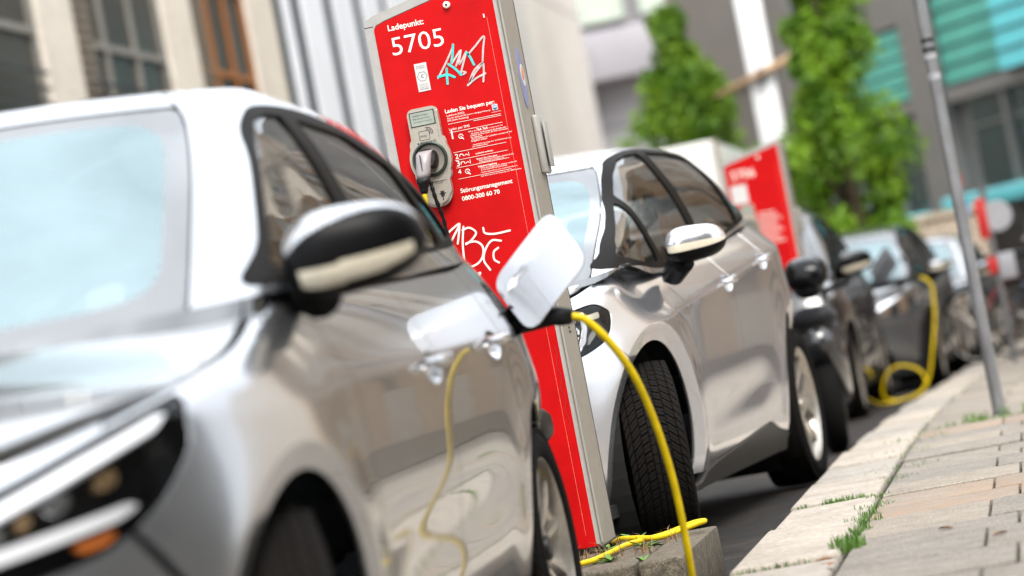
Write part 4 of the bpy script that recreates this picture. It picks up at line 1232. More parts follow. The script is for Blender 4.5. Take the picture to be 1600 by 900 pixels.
    for z in (1.506, 1.394):       # little hand symbol
        V, Fc = merge([ribbon_xz([(X(-1.648) + .007 * cos(a), Z(z) + .007 * sin(a)) for a in np.linspace(0, 5.2, 9)], .002, YF, 2), ribbon_xz([(X(-1.648), Z(z)), (X(-1.641), Z(z - .010))], .003, YF, 2)])
        mk('hand_symbol', V, Fc, M_WPRINT, root)
    for z in (1.444, 1.420):       # car and plug symbol
        V, Fc = merge([ribbon_xz([(X(-1.664), Z(z)), (X(-1.662), Z(z + .006)), (X(-1.654), Z(z + .006)), (X(-1.651), Z(z))], .0022, YF, 3), ribbon_xz([(X(-1.648), Z(z)), (X(-1.642), Z(z + .004)), (X(-1.638), Z(z))], .0016, YF, 3), ribbon_xz([(X(-1.634), Z(z - .003)), (X(-1.634), Z(z + .009))], .0016, YF, 1)])
        mk('vehicle_symbol', V, Fc, M_WPRINT, root)
    # round logo on white tile
    lg = prism('logo_tile', rrect(X(-1.5335), Z(1.5655), X(-1.5155), Z(1.5835), .002, 3), -.0078, -.006, M_LABEL, root, 'xz')
    lathe('logo_disc', [(-.0085, .0005), (-.0085, .0072), (-.0077, .0074)], M_BLUEL, lg, 24, 'y', loc=(X(-1.5245), 0, Z(1.5745)))
    box('logo_band', (X(-1.531), -.0089, Z(1.5728)), (X(-1.518), -.0085, Z(1.5762)), M_LABEL, lg)
    T('e-charging Hamburg', -1.538, 1.559, .03)
    # white notice label with hexagon C
    nl = prism('notice_label', rrect(X(-1.753), Z(1.668), X(-1.7135), Z(1.757), .001, 2), -.0075, -.006, M_LABEL, root, 'xz')
    hx = [(X(-1.733) + .0158 * cos(a), Z(1.7145) + .0158 * sin(a)) for a in np.linspace(0, 2 * pi, 7)]
    V, Fc = merge([ribbon_xz([hx[i], hx[i + 1]], .0012, -.0079, 1) for i in range(6)])
    mk('hexagon', V, Fc, M_INK, nl)
    text_obj('lettering', 'C', X(-1.7375), Z(1.7105), .009, M_INK, nl, -.0079, .01)
    for k, tx in enumerate(('Kennzeichen', 'E-Ladesäule')): text_obj('lettering', tx, X(-1.747), Z(1.7465 - .006 * k), .027, M_INK, nl, -.0079)
    for k, tx in enumerate(('Ladestecker Typ C', 'gemäß DIN EN 62196', 'Ladepunkt Hamburg', 'Ladestecker')): text_obj('lettering', tx, X(-1.748), Z(1.690 - .0055 * k), .029, M_INK, nl, -.0079)
    # marker scrawls
    GR = [('grey', .006, [(-1.685, 1.699), (-1.651, 1.742), (-1.617, 1.79)]), ('grey', .006, [(-1.633, 1.736), (-1.597, 1.771), (-1.621, 1.726)]), ('grey', .006, [(-1.597, 1.77), (-1.61, 1.729), (-1.581, 1.763)]),
          ('grey', .006, [(-1.581, 1.761), (-1.596, 1.731), (-1.613, 1.695)]), ('grey', .006, [(-1.578, 1.752), (-1.55, 1.774), (-1.517, 1.799), (-1.526, 1.762), (-1.535, 1.724)]),
          ('grey', .006, [(-1.596, 1.658), (-1.567, 1.69), (-1.536, 1.718), (-1.567, 1.7), (-1.593, 1.66)]), ('grey', .006, [(-1.595, 1.659), (-1.565, 1.675), (-1.534, 1.684)]), ('grey', .006, [(-1.534, 1.714), (-1.538, 1.689), (-1.545, 1.66)]), ('grey', .005, [(-1.603, 1.704), (-1.594, 1.699), (-1.603, 1.695)]),
          ('teal', .0075, [(-1.618, 1.793), (-1.624, 1.767), (-1.633, 1.739)]), ('teal', .0075, [(-1.581, 1.761), (-1.572, 1.744), (-1.564, 1.718)]), ('teal', .0075, [(-1.644, 1.736), (-1.625, 1.717), (-1.61, 1.695)]), ('teal', .0075, [(-1.683, 1.703), (-1.653, 1.704), (-1.632, 1.692)]), ('teal', .0075, [(-1.652, 1.723), (-1.655, 1.701), (-1.658, 1.676)]),
          ('white', .0062, [(-1.756, 1.209), (-1.731, 1.225), (-1.704, 1.237), (-1.733, 1.198), (-1.757, 1.163), (-1.752, 1.142)]), ('white', .0062, [(-1.705, 1.235), (-1.711, 1.211), (-1.722, 1.177)]), ('white', .0062, [(-1.694, 1.226), (-1.706, 1.175), (-1.712, 1.115)]),
          ('white', .0062, [(-1.699, 1.216), (-1.676, 1.219), (-1.658, 1.2), (-1.676, 1.18), (-1.696, 1.17)]), ('white', .0062, [(-1.696, 1.173), (-1.665, 1.173), (-1.646, 1.154), (-1.651, 1.124), (-1.671, 1.104), (-1.7, 1.099), (-1.715, 1.119)]), ('white', .0062, [(-1.585, 1.16), (-1.614, 1.166), (-1.639, 1.142), (-1.65, 1.11), (-1.636, 1.077)]),
          ('white', .0062, [(-1.598, 1.14), (-1.614, 1.13), (-1.617, 1.107), (-1.604, 1.094)]), ('white', .0062, [(-1.633, 1.21), (-1.63, 1.193), (-1.6, 1.185), (-1.551, 1.186)]), ('white', .0062, [(-1.685, 1.07), (-1.669, 1.074), (-1.675, 1.064)])]
    for i, (c_, w, pts) in enumerate(GR):
        V, Fc = ribbon_xz([(X(a), Z(z)) for a, z in pts], w, -.0070 - .0002 * (i % 9) - (.0006 if c_ == 'teal' else 0))
        mk('marker_stroke', V, Fc, {'grey': M_GREYM, 'teal': M_TEALP, 'white': M_WHITEM}[c_], root)
    # thin wavy scratch low on the panel
    V, Fc = ribbon_xz([(X(-1.482) + .004 * sin(k * 1.9), Z(.80 - .022 * k)) for k in range(13)], .0022, -.0072, 4)
    mk('wavy_scratch', V, Fc, mat('scratch_dark', (.35, .005, .006), rough=.6, noise=.2, nscale=60), root)
    box('paint_chip', (.3815, -.0074, Z(1.856)), (.3855, -.006, Z(1.868)), M_WPRINT, root)
    # side stickers and foot moss
    e = [(.20 + .055 * cos(a), Z(1.665) + .10 * sin(a)) for a in np.linspace(0, 2 * pi, 30, endpoint=False)]
    st = prism('side_sticker', e, W_ + .0005, W_ + .0018, M_VIOLET, root, 'yz')
    e = [(.215 + .036 * cos(a), Z(1.675) + .036 * sin(a)) for a in np.linspace(0, 2 * pi, 24, endpoint=False)]
    prism('sticker_face', e, W_ + .0019, W_ + .0026, M_LABEL, st, 'yz')
    e = [(.215 + .020 * cos(a), Z(1.68) + .022 * sin(a)) for a in np.linspace(0, 2 * pi, 20, endpoint=False)]
    prism('sticker_print', e, W_ + .0027, W_ + .0033, M_ORANGE, st, 'yz')
    for k in range(3): box('stamped_text', (W_ + .0002, .17, Z(.865 - .014 * k)), (W_ + .0012, .21 - .01 * (k % 2), Z(.872 - .014 * k)), M_INK, root)
    box('foot_plate', (-.01, -.012, -.004), (W_ + .012, D_ + .01, .010), M_BLKP, root)
    return root

ISL = .15
pil1 = pillar('charging_pillar', 'tall red charging pillar numbered 5705 with plugged cable and scrawled front', (-1.888, 9.476, ISL + .005), 0)
pil2 = pillar('charging_pillar', 'blurred red charging pillar further off, above the bonnet end of the pale silver car', (-1.93, 21.0, ISL + DROP(21)), radians(-2), full=False)

# charging plug seated in the pillar, with its cable
def loft(name, secs, material, parent, ns=20, pw=2.6):
    """rounded-rectangle sections (centre, axis u, axis v, half widths) skinned together"""
    V, Fc = [], []
    for (c_, u_, v_, a_, b_) in secs:
        c_, u_, v_ = map(np.array, (c_, u_, v_))
        for k in range(ns):
            t = 2 * pi * k / ns; ct, st_ = cos(t), sin(t)
            V.append(c_ + u_ * a_ * math.copysign(abs(ct) ** (2 / pw), ct) + v_ * b_ * math.copysign(abs(st_) ** (2 / pw), st_))
    for i in range(len(secs) - 1):
        for k in range(ns):
            k2 = (k + 1) % ns; Fc.append((i * ns + k, i * ns + k2, (i + 1) * ns + k2, (i + 1) * ns + k))
    Fc += [tuple(range(ns))[::-1], tuple((len(secs) - 1) * ns + k for k in range(ns))]
    return mk(name, V, Fc, material, parent, smooth=True)
plug = empty('charging_cable', (-1.755, 9.43, 1.452))
tag(plug, 'yellow cable hanging from the grey plug in the pillar socket', 'cable', 'yellow charging cables')
ex, ez = (1, 0, 0), (0, 0, 1)
loft('plug_head', [((0, .02, 0), ex, ez, .030, .030), ((0, -.02, .002), ex, ez, .031, .031), ((-.003, -.045, -.004), ex, (0, .4, .92), .029, .028), ((-.006, -.06, -.02), ex, (0, .8, .6), .024, .024)], M_BLKP, plug)
loft('plug_grip', [((.001, -.035, .026), ex, (0, 1, .15), .024, .026), ((-.003, -.05, .018), ex, (0, 1, .2), .025, .03), ((-.007, -.062, -.012), ex, (0, 1, .25), .024, .029), ((-.011, -.070, -.04), ex, (0, 1, .25), .0225, .026), ((-.013, -.074, -.056), ex, (0, 1, .25), .0215, .024)], M_PLUG, plug)
loft('plug_collar', [((-.013, -.075, -.055), ex, (0, 1, .2), .022, .0235), ((-.015, -.079, -.072), ex, (0, 1, .1), .0215, .023), ((-.016, -.081, -.078), ex, (0, 1, .1), .016, .017), ((-.0165, -.082, -.087), ex, (0, 1, 0), .0165, .0175), ((-.017, -.083, -.09), ex, (0, 1, 0), .013, .014), ((-.0175, -.084, -.098), ex, (0, 1, 0), .0135, .0145), ((-.018, -.085, -.108), ex, (0, 1, 0), .010, .010)], M_BLKP, plug)
box('grip_seam', (-.0105, -.0945, -.04), (-.008, -.086, .012), M_INK, plug)
P0_ = np.array([-1.755, 9.43, 1.452])
def rel(pts, o): return [tuple(np.array(p) - o) for p in pts]
path = catmull(rel([(-1.773, 9.345, 1.352), (-1.776, 9.338, 1.28), (-1.782, 9.32, 1.12), (-1.80, 9.28, .8), (-1.82, 9.22, .45), (-1.80, 9.12, .22), (-1.70, 9.02, ISL + .012), (-1.56, 8.94, ISL + .010), (-1.43, 8.95, ISL + .010), (-1.39, 9.15, ISL + .010), (-1.36, 9.40, ISL + .010), (-1.26, 9.53, ISL + .012), (-1.17, 9.535, ISL + .03), (-1.125, 9.50, ISL + .033), (-1.15, 9.46, ISL + .03), (-1.26, 9.44, ISL + .012), (-1.36, 9.50, ISL + .02), (-1.43, 9.60, ISL + .010), (-1.55, 9.86, ISL * .5), (-1.7, 9.95, .01)], P0_), 8)
tube('cable', path, .0085, M_YEL, plug, 10)
path = catmull(rel([(-1.752, 9.37, 1.38), (-1.747, 9.37, 1.33), (-1.738, 9.39, 1.26), (-1.735, 9.40, 1.18), (-1.722, 9.40, 1.08), (-1.715, 9.40, .9)], P0_), 8)
rd = .0062 + .0012 * np.sin(np.arange(len(path)) * 1.9)
Vt, Ft = tube_vf(path, rd, 8); mk('black_tether', Vt, Ft, M_BLKP, plug, smooth=True)

# open charge flap of the foreground car, hinged on its rear quarter
def flap(car, cfg, pm):
    c_ = np.array(cfg['c']); e1 = np.array(cfg['e1'], float); e2 = np.array(cfg['e2'], float)
    h1, h2 = np.linalg.norm(e1) / 2, np.linalg.norm(e2) / 2
    u_ = e1 / np.linalg.norm(e1); v_ = e2 / np.linalg.norm(e2); n_ = np.cross(u_, v_); n_ /= np.linalg.norm(n_)
    if n_[1] > 0: n_ = -n_
    pts = corner_round([(-h1, -h2), (h1, -h2), (h1, h2), (-h1, h2)], .045, 7)
    fold = -h1 * .42
    def f(a, b):
        a = np.asarray(a, float); b = np.asarray(b, float)
        bend = np.maximum(0, fold - a) * .55 + .05 * (b / h2) ** 2 * .10
        P = c_[None] + a[:, None] * u_ + b[:, None] * v_ - bend[:, None] * n_
        return P[:, 0], P[:, 1], P[:, 2]
    s0 = np.cross(u_, v_) @ n_ < 0
    o = patch('charge_flap', f, pts, pm, car, g=.02, thk=.012, flip=bool(s0), lines=[np.array([(fold, -h2), (fold, h2)])])
    q = np.array(pts)
    o2 = patch('flap_back', f, pts, M_TRIM, o, g=.03, thk=0, off=.0, flip=not bool(s0))
    o2.location = tuple(-n_ * .0125)
    hb = c_ - v_ * h2 * .9
    Vv, Ff = tube_vf(catmull([hb - n_ * .01, hb - v_ * .03 - n_ * .03, hb - v_ * .06 - n_ * .02 - np.array([.03, 0, 0])], 5), .012, 8)
    mk('flap_hinge', Vv, Ff, M_TRIM, o, smooth=True)
    return o
flap(carA, dict(c=(.955, 2.50, .998), e1=(.080, -.020, -.148), e2=(.178, .022, .158)), M_SILVER)
# plug and cable at that flap
pc = empty('charging_cable', (-1.13, 7.60, .87))
tag(pc, 'thick yellow cable arching from the black plug of the foreground silver car', 'cable', 'yellow charging cables')
loft('plug', [((-.20, .02, .012), (0, 1, 0), ez, .034, .034), ((-.12, .01, .015), (0, 1, 0), ez, .034, .034), ((-.075, .0, .016), (0, 1, 0), ez, .030, .032), ((-.05, 0, .010), (0, 1, 0), ez, .022, .024), ((-.03, 0, .006), (0, 1, 0), ez, .023, .025), ((0, 0, 0), (0, 1, 0), (.2, 0, 1), .017, .018)], M_BLKP, pc)
loft('plug_cap', [((-.10, -.002, .046), (0, 1, 0), ez, .018, .006), ((-.06, -.002, .044), (0, 1, 0), ez, .016, .007), ((-.045, 0, .036), (0, 1, 0), ez, .012, .005)], M_PLUG, pc)
P1_ = np.array([-1.13, 7.60, .87])
path = catmull(rel([(-1.132, 7.60, .871), (-1.10, 7.605, .855), (-1.055, 7.63, .79), (-1.015, 7.68, .69), (-.993, 7.75, .55), (-.985, 7.82, .38), (-.995, 7.90, .16), (-1.02, 7.98, .03), (-1.10, 8.12, .010), (-1.22, 8.35, .010), (-1.30, 8.60, .012), (-1.42, 8.66, .06), (-1.5, 8.74, ISL + .012), (-1.66, 8.86, ISL + .010)], P1_), 10)
tube('cable', path, .0098, M_YEL, pc, 12)
# moulded black bumper guard at the tail of the foreground car
bg_ = loft('bumper_guard', [((.70, 3.02, .60), (0, 0, 1), (0, 1, 0), .055, .14), ((.76, 3.06, .60), (0, 0, 1), (0, 1, 0), .055, .13), ((.80, 3.10, .60), (0, 0, 1), (0, 1, 0), .045, .10), ((.812, 3.12, .60), (0, 0, 1), (0, 1, 0), .03, .06)], M_TRIM, carA)
# whip aerial on its roof
aer = lathe('aerial', [(0, .016), (.015, .014), (.03, .006), (.10, .004), (.11, .0065), (.20, .0045), (.215, .0055), (.24, .0005)], M_TRIM, carA, 10, 'z', loc=(-.22, 2.86, 1.385), rot=(-.55, 0, 0))
# ------------------------------------------------------------------ street
M_KERB = stone_mat('kerb_granite', (.385, .35, .305), (.30, .272, .235), 6, grain=.3, dirt=.35, dirtc=(.12, .10, .075), bump=1.0, pits=1)
M_SLAB = stone_mat('paving_slab', (.31, .28, .24), (.245, .22, .187), 14, grain=.6, dirt=.35, dirtc=(.10, .085, .065), bump=.9, bscale=300)
M_SLABO = stone_mat('paving_slab_rust', (.31, .28, .24), (.25, .22, .187), 14, grain=.6, dirt=.6, dirtc=(.31, .205, .135), bump=.9, bscale=300, dscale=2.2, dlo=.36, dhi=.6)
M_JOINT = stone_mat('joint_dirt', (.055, .048, .036), (.025, .022, .016), 60, dirt=.5, dirtc=(.03, .04, .012))
M_ASPH = stone_mat('asphalt', (.030, .026, .022), (.011, .010, .009), 14, rough=.8, bump=1.0, bscale=420, dirt=.6, dirtc=(.085, .062, .045))
M_CONC = stone_mat('old_concrete', (.19, .165, .125), (.09, .08, .06), 26, dirt=.6, dirtc=(.05, .05, .03), bump=.9, bscale=220)
M_GRASS = mat('grass_blade', (.10, .20, .018), rough=.6, col2=(.045, .12, .012), nscale=14)
M_WEED = mat('weed_leaf', (.12, .26, .03), rough=.55, col2=(.07, .17, .02), nscale=30)
M_DRY = mat('dry_stalk', (.22, .13, .06), rough=.8, noise=.3, nscale=30)
M_LEAFD = mat('dead_leaf', (.20, .085, .03), rough=.8, noise=.4, nscale=60)
KX = Tab([(-40, -.93), (5, -.93), (14, -.93), (18, -.905), (23, -.80), (31, -.61), (45, .1), (70, 2.2)])
ZB = lambda Y: -.0135 * np.maximum(0, np.asarray(Y, float) - 13) if np.any(np.asarray(Y) < 60) else -.0135 * (60 - 13)
def gz(Y): return -.0135 * min(max(0., Y - 13), 47.)
# ground sheet, road, pavement base
Ys = list(np.arange(-30, 60, 2.0)) + [60, 80, 120, 200, 400]
def sheet(name, xl, xr, dz, material, ys=Ys):
    V, Fc = [], []
    for y in ys:
        a, c_ = xl(y), xr(y)
        n = 4
        for i in range(n + 1): V.append((a + (c_ - a) * i / n, y, gz(y) + dz))
    for j in range(len(ys) - 1):
        for i in range(4): k = j * 5 + i; Fc.append((k, k + 1, k + 6, k + 5))
    return struct(mk(name, V, Fc, material))
sheet('ground', lambda y: -200, lambda y: 200, -.03, M_CONC)
sheet('road', lambda y: -7.0, lambda y: float(KX(y)) + .02, 0., M_ASPH)
sheet('pavement_bed', lambda y: float(KX(y)) + .05, lambda y: 3.0 + max(0, y - 50), .098, M_JOINT)
pv = empty('pavement', (0, 0, 0)); struct(pv)
kb = empty('kerb', (0, 0, 0)); struct(kb)
lp = empty('opposite_pavement', (0, 0, 0)); struct(lp)
box('paving', (-9.2, -20, gz(20) - .1), (-7.0, 70, .10), M_SLAB, lp)
# kerb stones, each a bevelled block about a metre long
cuts = [-6.2]
ks = [5.06, 6.10, 7.12, 8.15, 9.40, 10.28, 11.35, 12.2]
y = -3.0
yk = [-3, -2, -1, 0, 1, 2, 3, 4.02] + ks + [12.2 + 1.02 * k for k in range(1, 32)]
for i in range(len(yk) - 1):
    y0, y1 = yk[i] + .018, yk[i + 1] - .018
    ym = (y0 + y1) / 2; x = float(KX(ym)); ang = math.atan(float(KX(y1) - KX(y0)) / (y1 - y0))
    bm = bmesh.new(); bx(bm, (0, -(y1 - y0) / 2, -.2), (.300, (y1 - y0) / 2, 0), .016, 3)
    for v in bm.verts: v.co.x += random.uniform(-.001, .001); v.co.z += random.uniform(-.001, .001)
    o = bm_obj('kerb_stone', bm, M_KERB, kb, auto=40)
    o.location = (x + random.uniform(-.004, .004), ym, .12 + gz(ym) + (.005 if i % 2 else -.004) + random.uniform(-.002, .002)); o.rotation_euler = (-.0135 if ym > 13 else 0, random.uniform(-.004, .004), -ang)
# paving slabs in staggered rows
rows = [4.6, 5.1, 5.6, 6.1, 6.6, 7.13, 7.65, 8.18, 8.54, 9.15, 9.60, 10.07, 10.58, 11.09, 11.45, 11.81, 12.32, 12.82, 13.3, 13.85]
rust = {9: 1, 10: 1, 4: .5}
SLABM = {}
for j in range(len(rows) - 1):
    y0, y1 = rows[j] + .009, rows[j + 1] - .009
    xj = [-.609] + ([-.235] if j % 2 == 0 else [-.152]) + [(-.235 if j % 2 == 0 else -.152) + .5 * k for k in range(1, 8)]
    for i in range(len(xj) - 1):
        x0, x1 = xj[i] + .004, min(2.68, xj[i + 1] - .004)
        if x0 > 2.5: continue
        kx = (round(x1 - x0, 3), round(y1 - y0, 3))
        bm = bmesh.new(); bx(bm, (-(x1 - x0) / 2, -(y1 - y0) / 2, -.05), ((x1 - x0) / 2, (y1 - y0) / 2, 0), .0045, 2)
        o = bm_obj('paving_slab', bm, M_SLABO if (j in (9, 10) and i < 3) or (j == 18 and i < 3) or random.random() < .05 else M_SLAB, pv, auto=40)
        o.location = ((x0 + x1) / 2, (y0 + y1) / 2, .12 + random.uniform(-.004, .003)); o.rotation_euler = (random.uniform(-.003, .003), random.uniform(-.003, .003), 0)
y = 13.85
j = 0
while y < 40:
    dy = .72
    for i in range(5):
        off_ = .35 * (j % 2)
        x0 = float(KX(y + dy / 2)) + .316 + (i * .7 - (off_ if i else 0)); x1 = x0 + .7 - (off_ if i == 0 else 0)
        if i == 0: x1 = float(KX(y + dy / 2)) + .316 + .7 - off_
        bm = bmesh.new(); bx(bm, (-(x1 - x0) / 2 + .004, -dy / 2 + .004, -.04), ((x1 - x0) / 2 - .004, dy / 2 - .004, 0), .004, 1)
        o = bm_obj('paving_slab', bm, M_SLAB, pv)
        o.location = ((x0 + x1) / 2, y + dy / 2, .12 + gz(y + dy / 2) + random.uniform(-.003, .003)); o.rotation_euler = (-.0135, 0, 0)
    y += dy; j += 1
# traffic island round the pillar: border stones and a concrete top
isl = empty('charging_island', (-1.6, 9.2, 0)); struct(isl)
O = np.array([-1.6, 9.2, 0])
def isl_box(nm, a, b_, mt, bev=.012):
    a = np.array(a) - O; b_ = np.array(b_) - O
    bm = bmesh.new(); bx(bm, a, b_, bev, 2)
    for v in bm.verts: v.co += Vector((random.uniform(-.002, .002), random.uniform(-.002, .002), random.uniform(-.0015, .0015)))
    return bm_obj(nm, bm, mt, isl, auto=40)
isl_box('border_stone', (-1.245, 8.70, -.05), (-1.11, 9.69, ISL), M_CONC)
for k in range(4): isl_box('border_stone', (-1.252 - .34 * (k + 1) + .006, 8.69, -.05), (-1.252 - .34 * k, 8.84, ISL + random.uniform(-.002, .002)), M_CONC)
for k in range(4): isl_box('border_stone', (-1.252 - .34 * (k + 1) + .006, 9.84, -.05), (-1.252 - .34 * k, 9.93, ISL - .012), M_CONC)
isl_box('island_slab', (-2.6, 8.846, -.05), (-1.251, 9.835, ISL - .004), M_CONC, .006)
isl2 = empty('charging_island', (-1.6, 21.1, gz(21))); struct(isl2)
O = np.array([0, 0, 0])
bm = bmesh.new(); bx(bm, (-1.0, -.3, -.05), (.16, .6, ISL), .02, 2); bm_obj('island_slab', bm, M_CONC, isl2, auto=40)

# ------------------------------------------------------------------ grass and weeds in the joints
def blades(name, spots, material, hmin, hmax, wid=.0035, lean=.6):
    V, Fc = [], []
    for (x, y, z, n, sp, hs) in spots:
        for _ in range(n):
            a = random.uniform(0, 2 * pi); r_ = sp * sqrt(random.random())
            bx_, by_ = x + r_ * cos(a) * .6, y + r_ * sin(a)
            h = random.uniform(hmin, hmax) * hs; d = random.uniform(0, 2 * pi); ln = random.uniform(.1, lean) * h
            ux, uy = -sin(d) * wid / 2, cos(d) * wid / 2
            k = len(V)
            mx_, my_ = bx_ + cos(d) * ln * .35, by_ + sin(d) * ln * .35
            V += [(bx_ - ux, by_ - uy, z), (bx_ + ux, by_ + uy, z), (mx_ + ux * .8, my_ + uy * .8, z + h * .6), (mx_ - ux * .8, my_ - uy * .8, z + h * .6), (bx_ + cos(d) * ln, by_ + sin(d) * ln, z + h * (1 - .25 * ln / h))]
            Fc += [(k, k + 1, k + 2, k + 3), (k + 3, k + 2, k + 4)]
    return stuff(mk(name, V, Fc, material))
sp = [(-.616, 8.32, .11, 170, .085, 1.2), (-.625, 8.45, .11, 110, .07, 1.1), (-.614, 8.85, .11, 70, .06, .8), (-.616, 9.15, .11, 90, .10, .8), (-.615, 9.42, .11, 60, .06, .8), (-.613, 9.75, .11, 60, .12, .55), (-.612, 10.2, .11, 50, .1, .5), (-.612, 10.9, .11, 70, .16, .5), (-.612, 11.5, .11, 60, .25, .5), (-.61, 12.4, .11, 50, .25, .6), (-.605, 13.3, .11, 60, .3, .6)]
for k in range(26): sp.append((-.68 - .012 * k * (1 if k < 13 else .4), 10.285 + random.uniform(-.01, .01), .112, 7, .02, .55 if k < 12 else .3))
for k in range(14): sp.append((-.92 + random.uniform(0, .05), random.choice((9.40, 10.28, 11.35)) + random.uniform(-.01, .01), .112, 5, .02, .4))
for k in range(10): sp.append((-.9 + .02 * k, 8.15, .112, 4, .015, .45))
for k in range(44): sp.append((-.60 + .024 * k, 13.87 + random.uniform(-.03, .05), .105, 14 if k > 8 else 9, .05, random.uniform(.5, 1.1)))
for k in range(9): sp.append((-.30 + random.uniform(-.1, .2), 14.05 + random.uniform(-.1, .15), .105, 22, .06, 1.4))
for k in range(18): sp.append((float(KX(15 + k * .5)) + .312, 15 + k * .5, .11 + gz(15 + k * .5), 8, .12, .6))
g1 = blades('joint_grass', sp, M_GRASS, .018, .05)
tag(g1, 'short green grass growing in the joints between kerb and paving slabs', 'grass')
sp = [(-1.40 + random.uniform(-.22, .2), 9.25 + random.uniform(-.3, .3), ISL - .004, 8, .05, 1.) for _ in range(26)]
g2 = blades('island_weeds', sp, M_DRY, .02, .06, .0028, 1.4)
tag(g2, 'dry brown stalks lying among the cables on the concrete island', 'weeds')
def leafy(name, loc, n, s_, label):
    V, Fc = [], []
    for i in range(n):
        a = i * 2.4 + random.uniform(-.3, .3); L_ = s_ * random.uniform(.6, 1.1); w_ = L_ * .28; el = random.uniform(.15, .8)
        d = np.array([cos(a) * cos(el), sin(a) * cos(el), sin(el)]); p_ = np.array([-sin(a), cos(a), 0]); k = len(V)
        for t, ww in ((0, .1), (.3, 1), (.6, .85), (.85, .5)):
            c_ = d * L_ * t - np.array([0, 0, .25 * L_ * t * t]); V += [c_ - p_ * w_ * ww * .5, c_ + np.array([0, 0, -.06 * L_]), c_ + p_ * w_ * ww * .5]
        V.append(d * L_ - np.array([0, 0, .25 * L_]))
        for j in range(3): q = k + 3 * j; Fc += [(q, q + 1, q + 4, q + 3), (q + 1, q + 2, q + 5, q + 4)]
        q = k + 9; Fc += [(q, q + 1, k + 12), (q + 1, q + 2, k + 12)]
    o = mk(name, V, Fc, M_WEED, loc=loc); tag(o, label, 'weed'); return o
leafy('weed_plant', (-1.36, 8.98, ISL), 8, .055, 'small green weed rosette in front of the pillar foot on the island')
leafy('weed_plant', (-1.30, 9.30, ISL), 9, .075, 'green weed with pointed leaves between the cable loops on the island')
leafy('weed_plant', (-1.36, 9.62, ISL), 8, .08, 'pale green weed behind the upper cable strand at the pillar foot')
leafy('weed_plant', (-1.43, 9.42, ISL), 7, .06, 'dark green weed tucked against the pillar foot corner')
leafy('weed_plant', (-1.25, 8.86, ISL - .01), 8, .05, 'green weed sprouting from the stone joint of the island')
for i, (x, y, z) in enumerate(((-.66, 8.02, .124), (-.63, 7.86, .124), (-.35, 8.35, .123), (-.20, 7.9, .123), (-.12, 7.55, .123))):
    V = [(-.03, 0, 0), (0, -.012, .006), (.03, 0, .002), (0, .014, .008)]
    o = mk('fallen_leaf', V, [(0, 1, 2), (0, 2, 3)], M_LEAFD, loc=(x, y, z), rot=(0, 0, i * 1.3))
    tag(o, ('dry brown leaf beside the grass tuft on the kerb stone', 'crumpled brown leaf at the lower end of the kerb joint', 'small brown leaf on the front paving slab', 'tiny dark leaf scrap near the short slab joint', 'small leaf scrap at the bottom right paving slab')[i], 'leaf', 'fallen leaves on the pavement')
# ------------------------------------------------------------------ more parked vehicles
carC, _ = build_car(CAR_A, 'parked_hatchback', 'black hatchback with yellow cable looped beside it, behind the far pillar', GC, (-2.19, 22.3, gz(24)), radians(-1.5), M_BLACKP, g=.05, detail=False)
carC.scale = (1.0, 1.0, 1.09)
flap(carC, dict(c=(.99, 2.50, .985), e1=(.080, .0, -.150), e2=(.178, -.02, .160)), M_GREYP)
carD, _ = build_car(CAR_B, 'parked_hatchback', 'dark grey hatchback parked behind the black hatchback', GC, (-1.80, 28.1, gz(29.5)), radians(-3), M_GREYP, g=.06, detail=False)
carE, _ = build_car(CAR_A, 'parked_hatchback', 'farthest hatchback of the row, small and silver, near the pale wall', GC, (-1.42, 33.6, gz(35)), radians(-5), M_SILVER, g=.06, detail=False)
c2 = empty('charging_cable', (-.80, 24.6, gz(24.6)))
tag(c2, 'yellow cable standing in a loop on the kerb beside the black hatchback', 'cable', 'yellow charging cables')
o2 = np.array([-.80, 24.6, gz(24.6)])
loft('plug', [((-.55, .14, .94), (0, 1, 0), ez, .03, .03), ((-.30, .08, .945), (0, 1, 0), ez, .03, .03), ((-.15, .05, .945), (0, 1, 0), ez, .026, .028), ((-.05, .03, .940), (0, 1, 0), ez, .014, .014)], M_BLKP, c2)
path = catmull(rel([(-.86, 24.63, .79), (-.82, 24.61, .775), (-.79, 24.6, .74), (-.775, 24.6, .68), (-.80, 24.55, .45), (-.865, 24.5, .20), (-.93, 24.48, .0), (-1.02, 24.46, -.115), (-1.20, 24.45, -.135), (-1.30, 24.43, -.09), (-1.29, 24.42, .02), (-1.22, 24.41, .11), (-1.12, 24.40, .135), (-1.0, 24.40, .08), (-.955, 24.38, -.02), (-1.02, 24.36, -.10), (-1.17, 24.33, -.13), (-1.28, 24.2, -.13), (-1.33, 23.6, -.09), (-1.42, 22.8, .06), (-1.47, 21.9, .16), (-1.50, 21.35, .10), (-1.56, 21.2, .06)], o2), 8)
tube('cable', path, .0105, M_YEL, c2, 10)

# scooter with a black top case between the pale car and the far pillar
sc = empty('motor_scooter', (-1.24, 17.2, gz(17)), radians(186))
tag(sc, 'black motor scooter with rounded top case half hidden behind the pale silver car', 'scooter')
for yy in (-.62, .62):
    V, Fc = lathe_vf([(-.05, .15), (-.06, .2), (-.04, .24), (0, .25), (.04, .24), (.06, .2), (.05, .15)], 32)
    w_ = mk('wheel', V, Fc, M_RUB, sc, smooth=True, loc=(0, yy, .25))
    V, Fc = lathe_vf([(-.03, .15), (-.01, .04), (.01, .04), (.03, .15)], 24); mk('rim', V, Fc, M_ALU, w_, smooth=True)
loft('body', [((0, -.45, .35), (1, 0, 0), ez, .10, .12), ((0, -.2, .28), (1, 0, 0), ez, .16, .07), ((0, .1, .36), (1, 0, 0), ez, .16, .14), ((0, .4, .5), (1, 0, 0), ez, .15, .16), ((0, .75, .62), (1, 0, 0), ez, .07, .07)], M_BLACKP, sc)
